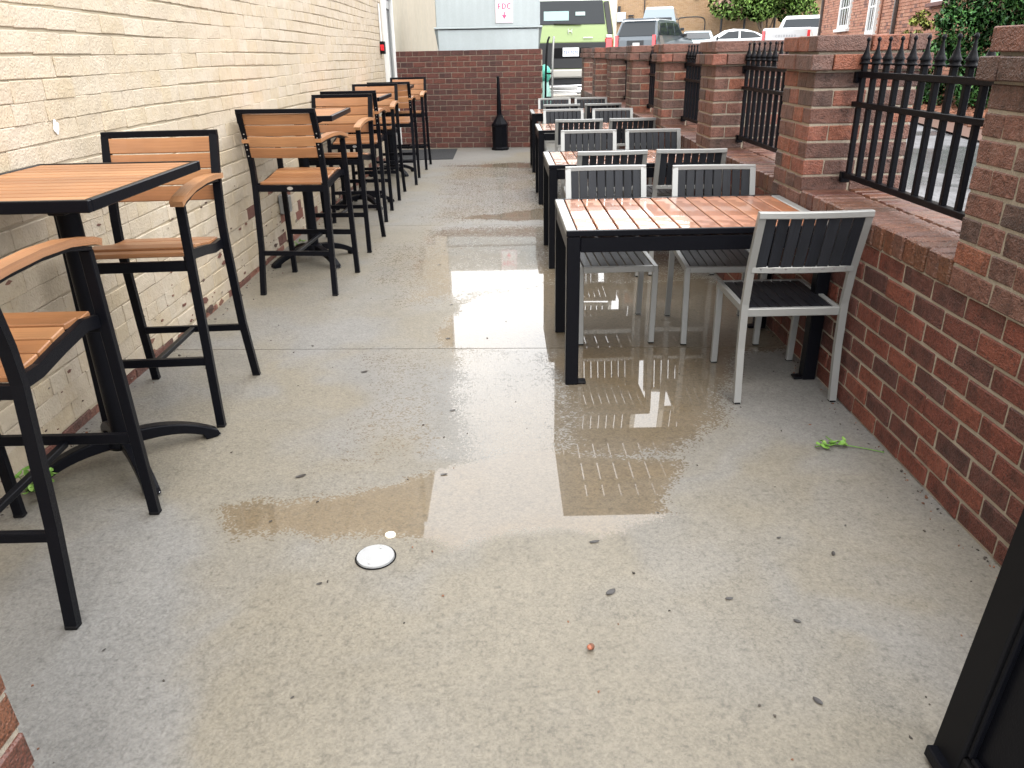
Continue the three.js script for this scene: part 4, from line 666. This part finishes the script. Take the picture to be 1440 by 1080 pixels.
const sedan = (c, w = 1.82) => ({ w, len: 4.7, belt: 0.98, roof: 1.46, taper: 0.24, paint: carPaint(c), wr: 0.33, wheels: [0.95, 3.75], mirrorZ: 3.1,
  profile: [[0.0, 0.45], [0.0, 0.95], [0.7, 1.05], [1.2, 1.3], [1.7, 1.44], [2.3, 1.47], [2.8, 1.4], [3.5, 1.02], [4.4, 0.88], [4.68, 0.7], [4.7, 0.4], [4.2, 0.35], [4.1, 0.6], [3.75, 0.7], [3.4, 0.6], [3.3, 0.35], [1.4, 0.35], [1.3, 0.6], [0.95, 0.7], [0.6, 0.6], [0.5, 0.4]],
  windows: [[[0.95, 1.06], [1.35, 1.3], [2.0, 1.38], [2.0, 1.03]], [[2.08, 1.03], [2.08, 1.38], [2.6, 1.34], [3.1, 1.03]]], windshield: [[3.46, 1.05], [2.86, 1.36], 0.7, 0.6], rearGlass: [[0.74, 1.08], [1.18, 1.28], 0.72, 0.62], tail: [0.75, 0.82, 0.25, 0.16], bumper: [0.5, 0.2, carPaint(c)] });
car('parked_sedan', 'white sedan with a rounded roof parked across, beside the silver pickup', 'car', [13.8, groundY(-41), -41.2], 1.4, sedan([0.52, 0.56, 0.575]));
car('parked_sedan', 'pale blue car with a dark windscreen behind the white sedan', 'car', [11.3, groundY(-46), -47.9], 2.9, sedan([0.4, 0.48, 0.52]));
{
  const c = [0.2, 0.25, 0.285];
  car('high_roof_van', 'grey blue high roofed van standing against the tan building', 'van', [7.95, groundY(-44), -42.3], -0.25, { w: 1.9, len: 5.4, belt: 1.5, roof: 2.55, taper: 0.3, paint: carPaint(c), wr: 0.35, wheels: [1.0, 4.3], mirrorZ: 4.2,
    profile: [[0, 0.45], [0, 1.5], [0.1, 2.45], [0.3, 2.55], [3.4, 2.55], [3.9, 2.3], [4.5, 1.4], [5.2, 1.15], [5.4, 0.5], [4.75, 0.4], [4.3, 0.72], [3.85, 0.4], [1.45, 0.4], [1.0, 0.72], [0.55, 0.4]], windows: [[[3.3, 1.5], [3.3, 1.95], [3.8, 1.95], [4.2, 1.5]]], rearGlass: [[0.02, 1.55], [0.06, 2.05], 0.7, 0.62], tail: [0.85, 1.1, 0.1, 0.4], bumper: [0.5, 0.2, mTrim] });
}
// ------------------------------------------------------------------ buildings behind
function brickFacade(t, L, y0, y1, tones, holes, c = 0.082, l = 0.215) {   // local: along +x, face at z = 0
  const rows = Math.floor((y1 - y0) / c), bits = [], base = new THREE.BoxGeometry(l - 0.012, c - 0.012, 0.05);
  for (let r = 0; r < rows; r++) for (let x = r % 2 ? l / 2 : 0; x < L - l; x += l) {
    const y = y0 + r * c + c / 2, X = x + l / 2; if (holes.some((h) => X + l / 2 > h[0] && X - l / 2 < h[1] && y + c / 2 > h[2] && y - c / 2 < h[3])) continue;
    bits.push(paint(base.clone().translate(X, y, -0.019 + rr(-0.002, 0.002)), tones[Math.floor(R() * tones.length)]));
  }
  const o = mesh('brickwork', mergeGeometries(bits), std({ vertexColors: true, map: bCol, roughness: 0.85 }), t); o.userData.kind = 'stuff';
}
const OT = [[0.39, 0.1716, 0.1053], [0.429, 0.2028, 0.1326], [0.3588, 0.1482, 0.0897], [0.4524, 0.2262, 0.1482], [0.4056, 0.1872, 0.1248], [0.39, 0.1716, 0.1092], [0.429, 0.195, 0.1248], [0.195, 0.0858, 0.0624]];
{
  const A = [8.4, -11.5], B = [12.75, -33.4], L = Math.hypot(B[0] - A[0], B[1] - A[1]), a = Math.atan2(-(B[1] - A[1]), B[0] - A[0]), gy = 0.55;
  // local x runs from the far end B towards A so that the facade looks at the street
  const t = thing('orange_brick_house', 'orange brick house with white sash windows beyond the street', 'house', [B[0], 0, B[1]], Math.atan2(-(A[1] - B[1]), A[0] - B[0]));
  const W = [[3.6, 5.35, 2.0, 4.4, 4, 4], [8.0, 9.0, 1.75, 4.6, 3, 4], [14.15, 15.7, 2.33, 4.5, 4, 4]];
  mesh('core', at(new THREE.BoxGeometry(L, 8.4, 0.3), L / 2, 4.3, -0.19), std({ color: lin(0.42, 0.34, 0.28), roughness: 0.9 }), t);
  brickFacade(t, L, 0.5, 6.0, OT, W.map(([x0, x1, y0, y1]) => [x0, x1, y0, y1]), 0.085, 0.225);
  for (const [x0, x1, y0, y1, nx, ny] of W) {
    const w = mesh('window', mergeGeometries([at(chamfer(0.11, y1 - y0, 0.1), x0 + 0.055, (y0 + y1) / 2, 0), at(chamfer(0.11, y1 - y0, 0.1), x1 - 0.055, (y0 + y1) / 2, 0), at(chamfer(x1 - x0 - 0.226, 0.11, 0.1), (x0 + x1) / 2, y0 + 0.055, 0), at(chamfer(x1 - x0 - 0.226, 0.11, 0.1), (x0 + x1) / 2, y1 - 0.055, 0)]), mWhite, t);
    const iw = x1 - x0 - 0.22, ih = y1 - y0 - 0.22;
    for (let i = 0; i < nx; i++) for (let j = 0; j < ny; j++) mesh('pane', at(new THREE.BoxGeometry(iw / nx - 0.05, ih / ny - 0.05, 0.012), x0 + 0.11 + (iw / nx) * (i + 0.5), y0 + 0.11 + (ih / ny) * (j + 0.5), 0.0), mGlass, w);
    mesh('sash_bars', mergeGeometries([...Array.from({ length: nx + 1 }, (_, i) => at(chamfer(0.05, ih, 0.04), x0 + 0.11 + (iw / nx) * i, (y0 + y1) / 2, 0)), ...Array.from({ length: ny - 1 }, (_, j) => at(chamfer(iw, 0.05, 0.036), (x0 + x1) / 2, y0 + 0.11 + (ih / ny) * (j + 1), 0))]), mWhite, w);
    mesh('sill', at(chamfer(x1 - x0 + 0.24, 0.09, 0.16, 0.01), (x0 + x1) / 2, y0 - 0.05, 0.05), x0 > 12 ? MB.far[2] : mWhite, w);
  }
  for (const x of [0.25, 11.2]) mesh('downspout', at(chamfer(0.11, 7, 0.09, 0.015), x, 3.7, 0.06), std({ color: lin(0.06, 0.045, 0.04), roughness: 0.5 }), t);
  mesh('conduit', at(new THREE.CylinderGeometry(0.025, 0.025, 6, 8), 9.55, 3.4, 0.035), std({ color: lin(0.25, 0.11, 0.07), roughness: 0.6 }), t);
}
{
  const z = -48.5, t = thing('tan_brick_building', 'tan brick commercial building at the back of the car park', 'building', [6.3, 0, z]);
  const TT = [[0.4836, 0.3276, 0.195], [0.5148, 0.351, 0.2106], [0.4524, 0.2964, 0.1716], [0.4992, 0.3432, 0.2184]];
  mesh('core', at(new THREE.BoxGeometry(26, 6.2, 0.3), 13, 3.1, -0.19), std({ color: lin(0.48, 0.36, 0.24), roughness: 0.9 }), t);
  brickFacade(t, 17, 1.0, 5.6, TT, []);
  mesh('corner_pilaster', at(chamfer(0.55, 6.2, 0.12, 0.01), 0.1, 3.1, 0.05), std({ color: lin(0.55, 0.49, 0.4), roughness: 0.7 }), t);
  mesh('conduit', at(new THREE.CylinderGeometry(0.03, 0.03, 3.6, 8), 1.95, 4.2, 0.05), mTrim, t);
  const e = mesh('meter_box', at(chamfer(0.5, 0.5, 0.2, 0.02), 0.62, 3.2, 0.12), std({ color: lin(0.42, 0.46, 0.5), roughness: 0.5 }), t); mesh('bracket', at(chamfer(0.14, 0.3, 0.1), 0.5, 3.62, 0.08), mTrim, e);
  for (let k = 0; k < 3; k++) mesh('vent_slot', at(chamfer(0.3, 0.07, 0.06), 1.2, 3.02 + k * 0.13, 0.04), mTrim, t);
  mesh('wall_lamp', at(chamfer(0.22, 0.16, 0.16, 0.02), 4.95, 4.15, 0.1), mTrim, t);
  const rl = mesh('hand_rail', new THREE.TubeGeometry(new THREE.CatmullRomCurve3([V(3.8, 2.4, 0.6), V(3.85, 3.05, 0.6), V(4.1, 3.1, 0.6), V(5.1, 3.1, 0.6), V(5.3, 3.0, 0.6), V(5.35, 2.2, 0.6)]), 30, 0.035, 8), mTrim, t);
  const aw = mesh('awning', (() => { const s = new THREE.Shape([[0, 0], [1.4, -0.95], [1.4, -1.15], [0, -1.15]].map(([x, y]) => new THREE.Vector2(x, y))); return new THREE.ExtrudeGeometry(s, { depth: 3.4, bevelEnabled: false }).rotateY(-PI / 2).translate(9.3, 4.6, 0.01); })(), std({ color: lin(0.50, 0.30, 0.25), roughness: 0.8 }), t);
  for (const x of [6.1, 7.4, 9.1]) mesh('awning_post', at(new THREE.CylinderGeometry(0.06, 0.06, 2.6, 10), x, 2.2, 1.3), mTrim, t);
}
// ------------------------------------------------------------------ planting
function foliage(n, fn, size, tones, seed) {
  const q = rng(seed), pos = [], col = [], nor = [];
  for (let i = 0; i < n; i++) {
    const c = fn(q); if (!c) continue; const s = size * (0.6 + 0.8 * q()), a = q() * 6.3, b = (q() - 0.5) * 2.6, d = V(Math.cos(a) * Math.cos(b), Math.sin(b), Math.sin(a) * Math.cos(b)), e = V(q() - 0.5, q() - 0.5, q() - 0.5).cross(d).normalize();
    const t = tones[Math.floor(q() * tones.length)], p = [V(...c).addScaledVector(d, -s), V(...c).addScaledVector(e, s * 0.42), V(...c).addScaledVector(d, s), V(...c).addScaledVector(e, -s * 0.42)], N = V().crossVectors(d, e); if (N.y < 0) N.negate();
    for (const k of [0, 1, 2, 0, 2, 3]) { pos.push(p[k].x, p[k].y, p[k].z); col.push(...t); nor.push(N.x, N.y, N.z); }
  }
  const g = new THREE.BufferGeometry(); g.setAttribute('position', new THREE.Float32BufferAttribute(pos, 3)); g.setAttribute('normal', new THREE.Float32BufferAttribute(nor, 3)); g.setAttribute('color', new THREE.Float32BufferAttribute(col, 3)); return g;
}
const mFol = std({ vertexColors: true, roughness: 0.6, side: THREE.DoubleSide, });
const clumps = (k, q, f) => Array.from({ length: k }, () => f(q));
function inClump(cl) { return (q) => { const c = cl[Math.floor(q() * cl.length)], r = Math.cbrt(q()) * 0.55 + 0.45, a = q() * 6.3, y = q() * 2 - 1, h = Math.sqrt(1 - y * y); return [c[0] + Math.cos(a) * h * r * c[3], c[1] + y * r * c[3] * 0.8, c[2] + Math.sin(a) * h * r * c[3]]; }; }
const mBark = std({ color: lin(0.22, 0.16, 0.115), roughness: 0.85, bumpMap: bBmp, bumpScale: 0.01 });
function tree(name, label, p, h, rad, tones, seed, stems, n) {
  const t = thing(name, label, 'tree', p), q = rng(seed), G = [], cl = [];
  for (let i = 0; i < stems; i++) { const a = q() * 6.3, s = 0.12 + 0.3 * q(), tip = [Math.cos(a) * rad * (0.35 + 0.4 * q()), h * (0.6 + 0.2 * q()), Math.sin(a) * rad * 0.6]; G.push(new THREE.TubeGeometry(new THREE.CatmullRomCurve3([V(Math.cos(a) * 0.12, -0.1, Math.sin(a) * 0.12), V(Math.cos(a) * s, h * 0.25, Math.sin(a) * s), V(tip[0] * 0.7, h * 0.5, tip[2] * 0.7), V(...tip)]), 10, 0.055, 6)); }
  mesh('trunk', mergeGeometries(G), mBark, t);
  for (let i = 0; i < 40; i++) { const a = q() * 6.3, u = q(), r = rad * Math.sqrt(q()) * (0.55 + 0.45 * Math.sin(PI * Math.min(1, u + 0.25))); cl.push([Math.cos(a) * r, h * (0.4 + 0.6 * u), Math.sin(a) * r, rad * (0.22 + 0.16 * q())]); }
  mesh('crown', foliage(n, inClump(cl), 0.09, tones, seed + 1), mFol, t);
}
const GT = [[0.15, 0.27, 0.045], [0.2, 0.34, 0.065], [0.1, 0.2, 0.035], [0.26, 0.4, 0.09]];
tree('crape_myrtle', 'light green multi stemmed tree between the white sedan and the pickup', [14.4, groundY(-45.5), -45.5], 5.4, 2.5, GT, 31, 6, 34000);
tree('street_tree', 'darker green tree standing behind the silver pickup', [19.2, groundY(-51), -51], 6.5, 2.6, [[0.05, 0.11, 0.02], [0.07, 0.15, 0.03], [0.04, 0.09, 0.018]], 47, 4, 30000);
function shrub(name, label, p, w, h, d, tones, seed, n, size, k = 60) {
  const t = thing(name, label, 'shrub', p), q = rng(seed), cl = [];
  for (let i = 0; i < k; i++) { const a = q() * 6.3, u = q(), r = Math.sqrt(q()), tap = Math.sqrt(Math.max(0.1, 1 - Math.pow(u, 2.2))); cl.push([Math.cos(a) * r * w * tap, h * u, Math.sin(a) * r * d * tap, Math.min(w, h) * (0.16 + 0.12 * q())]); }
  mesh('foliage', foliage(n, inClump(cl), size, tones, seed + 3), mFol, t);
  mesh('stem', mergeGeometries([0, 1, 2].map((i) => barGeo([0.04 * i, -0.05, 0], [(i - 1) * w * 0.35, h * 0.7, 0.05 * i], 0.03, 0.03))), mBark, t);
}
const ET = [[0.035, 0.12, 0.03], [0.05, 0.16, 0.035], [0.025, 0.085, 0.025], [0.075, 0.20, 0.04]];
const bedZ = (z) => groundY(z);
shrub('evergreen_shrub', 'tall dense dark green evergreen shrub against the orange brick house', [7.35, bedZ(-12) - 0.05, -12.0], 1.1, 3.6, 1.0, ET, 71, 70000, 0.03, 160);
shrub('evergreen_shrub', 'rounded evergreen shrub at the picture edge beside the taller one', [8.0, bedZ(-10.6) - 0.05, -10.9], 0.9, 3.0, 0.9, ET, 83, 60000, 0.03, 150);
shrub('purple_shrub', 'dark purple leaved shrub in the mulch bed', [6.72, bedZ(-13.4), -13.4], 0.42, 0.95, 0.42, [[0.05, 0.014, 0.03], [0.075, 0.02, 0.04], [0.035, 0.012, 0.02]], 91, 6000, 0.03, 40);
shrub('yellow_green_shrub', 'airy yellow green shrub behind the purple one', [7.4, bedZ(-15), -14.8], 0.4, 1.35, 0.4, [[0.32, 0.36, 0.07], [0.25, 0.32, 0.06], [0.4, 0.42, 0.12]], 97, 1800, 0.035, 30);
{ // mulch bed: heap of bark pieces along the house
  const q = rng(5), g = chamfer(0.07, 0.02, 0.03, 0.004), n = 5200, m = new THREE.InstancedMesh(g, std({ roughness: 0.9 }), n), M = new THREE.Matrix4(), E = new THREE.Euler(), Q = new THREE.Quaternion();
  for (let i = 0; i < n; i++) { const z = lerp(-9, -20, q()), x = lerp(5.9 - (z + 12) * 0.14, 8.2 - (z + 12) * 0.19, q()); E.set(q() - 0.5, q() * 6.3, q() - 0.5); Q.setFromEuler(E); M.compose(V(x, groundY(z) + 0.03 + 0.02 * q(), z), Q, V(1, 1, 1).multiplyScalar(0.7 + q())); m.setMatrixAt(i, M); const k = 0.6 + 0.8 * q(); m.setColorAt(i, lin(0.16 * k, 0.065 * k, 0.035 * k)); }
  m.name = 'bark_mulch'; m.userData = { kind: 'stuff', label: 'reddish brown bark mulch in the bed before the orange house', category: 'mulch' }; m.castShadow = m.receiveShadow = true; scene.add(m);
  const bed = new THREE.PlaneGeometry(2.9, 12.5, 2, 6).rotateX(-PI / 2), p = bed.attributes.position; for (let i = 0; i < p.count; i++) { const z = p.getZ(i) - 14.4, x = p.getX(i); p.setXYZ(i, x + 7.0 - (z + 12) * 0.165, groundY(z) + 0.025, z); } bed.computeVertexNormals(); struct('planting_bed', bed, std({ color: lin(0.09, 0.045, 0.03), roughness: 0.95 }));
}
renderer.render(scene, camera);
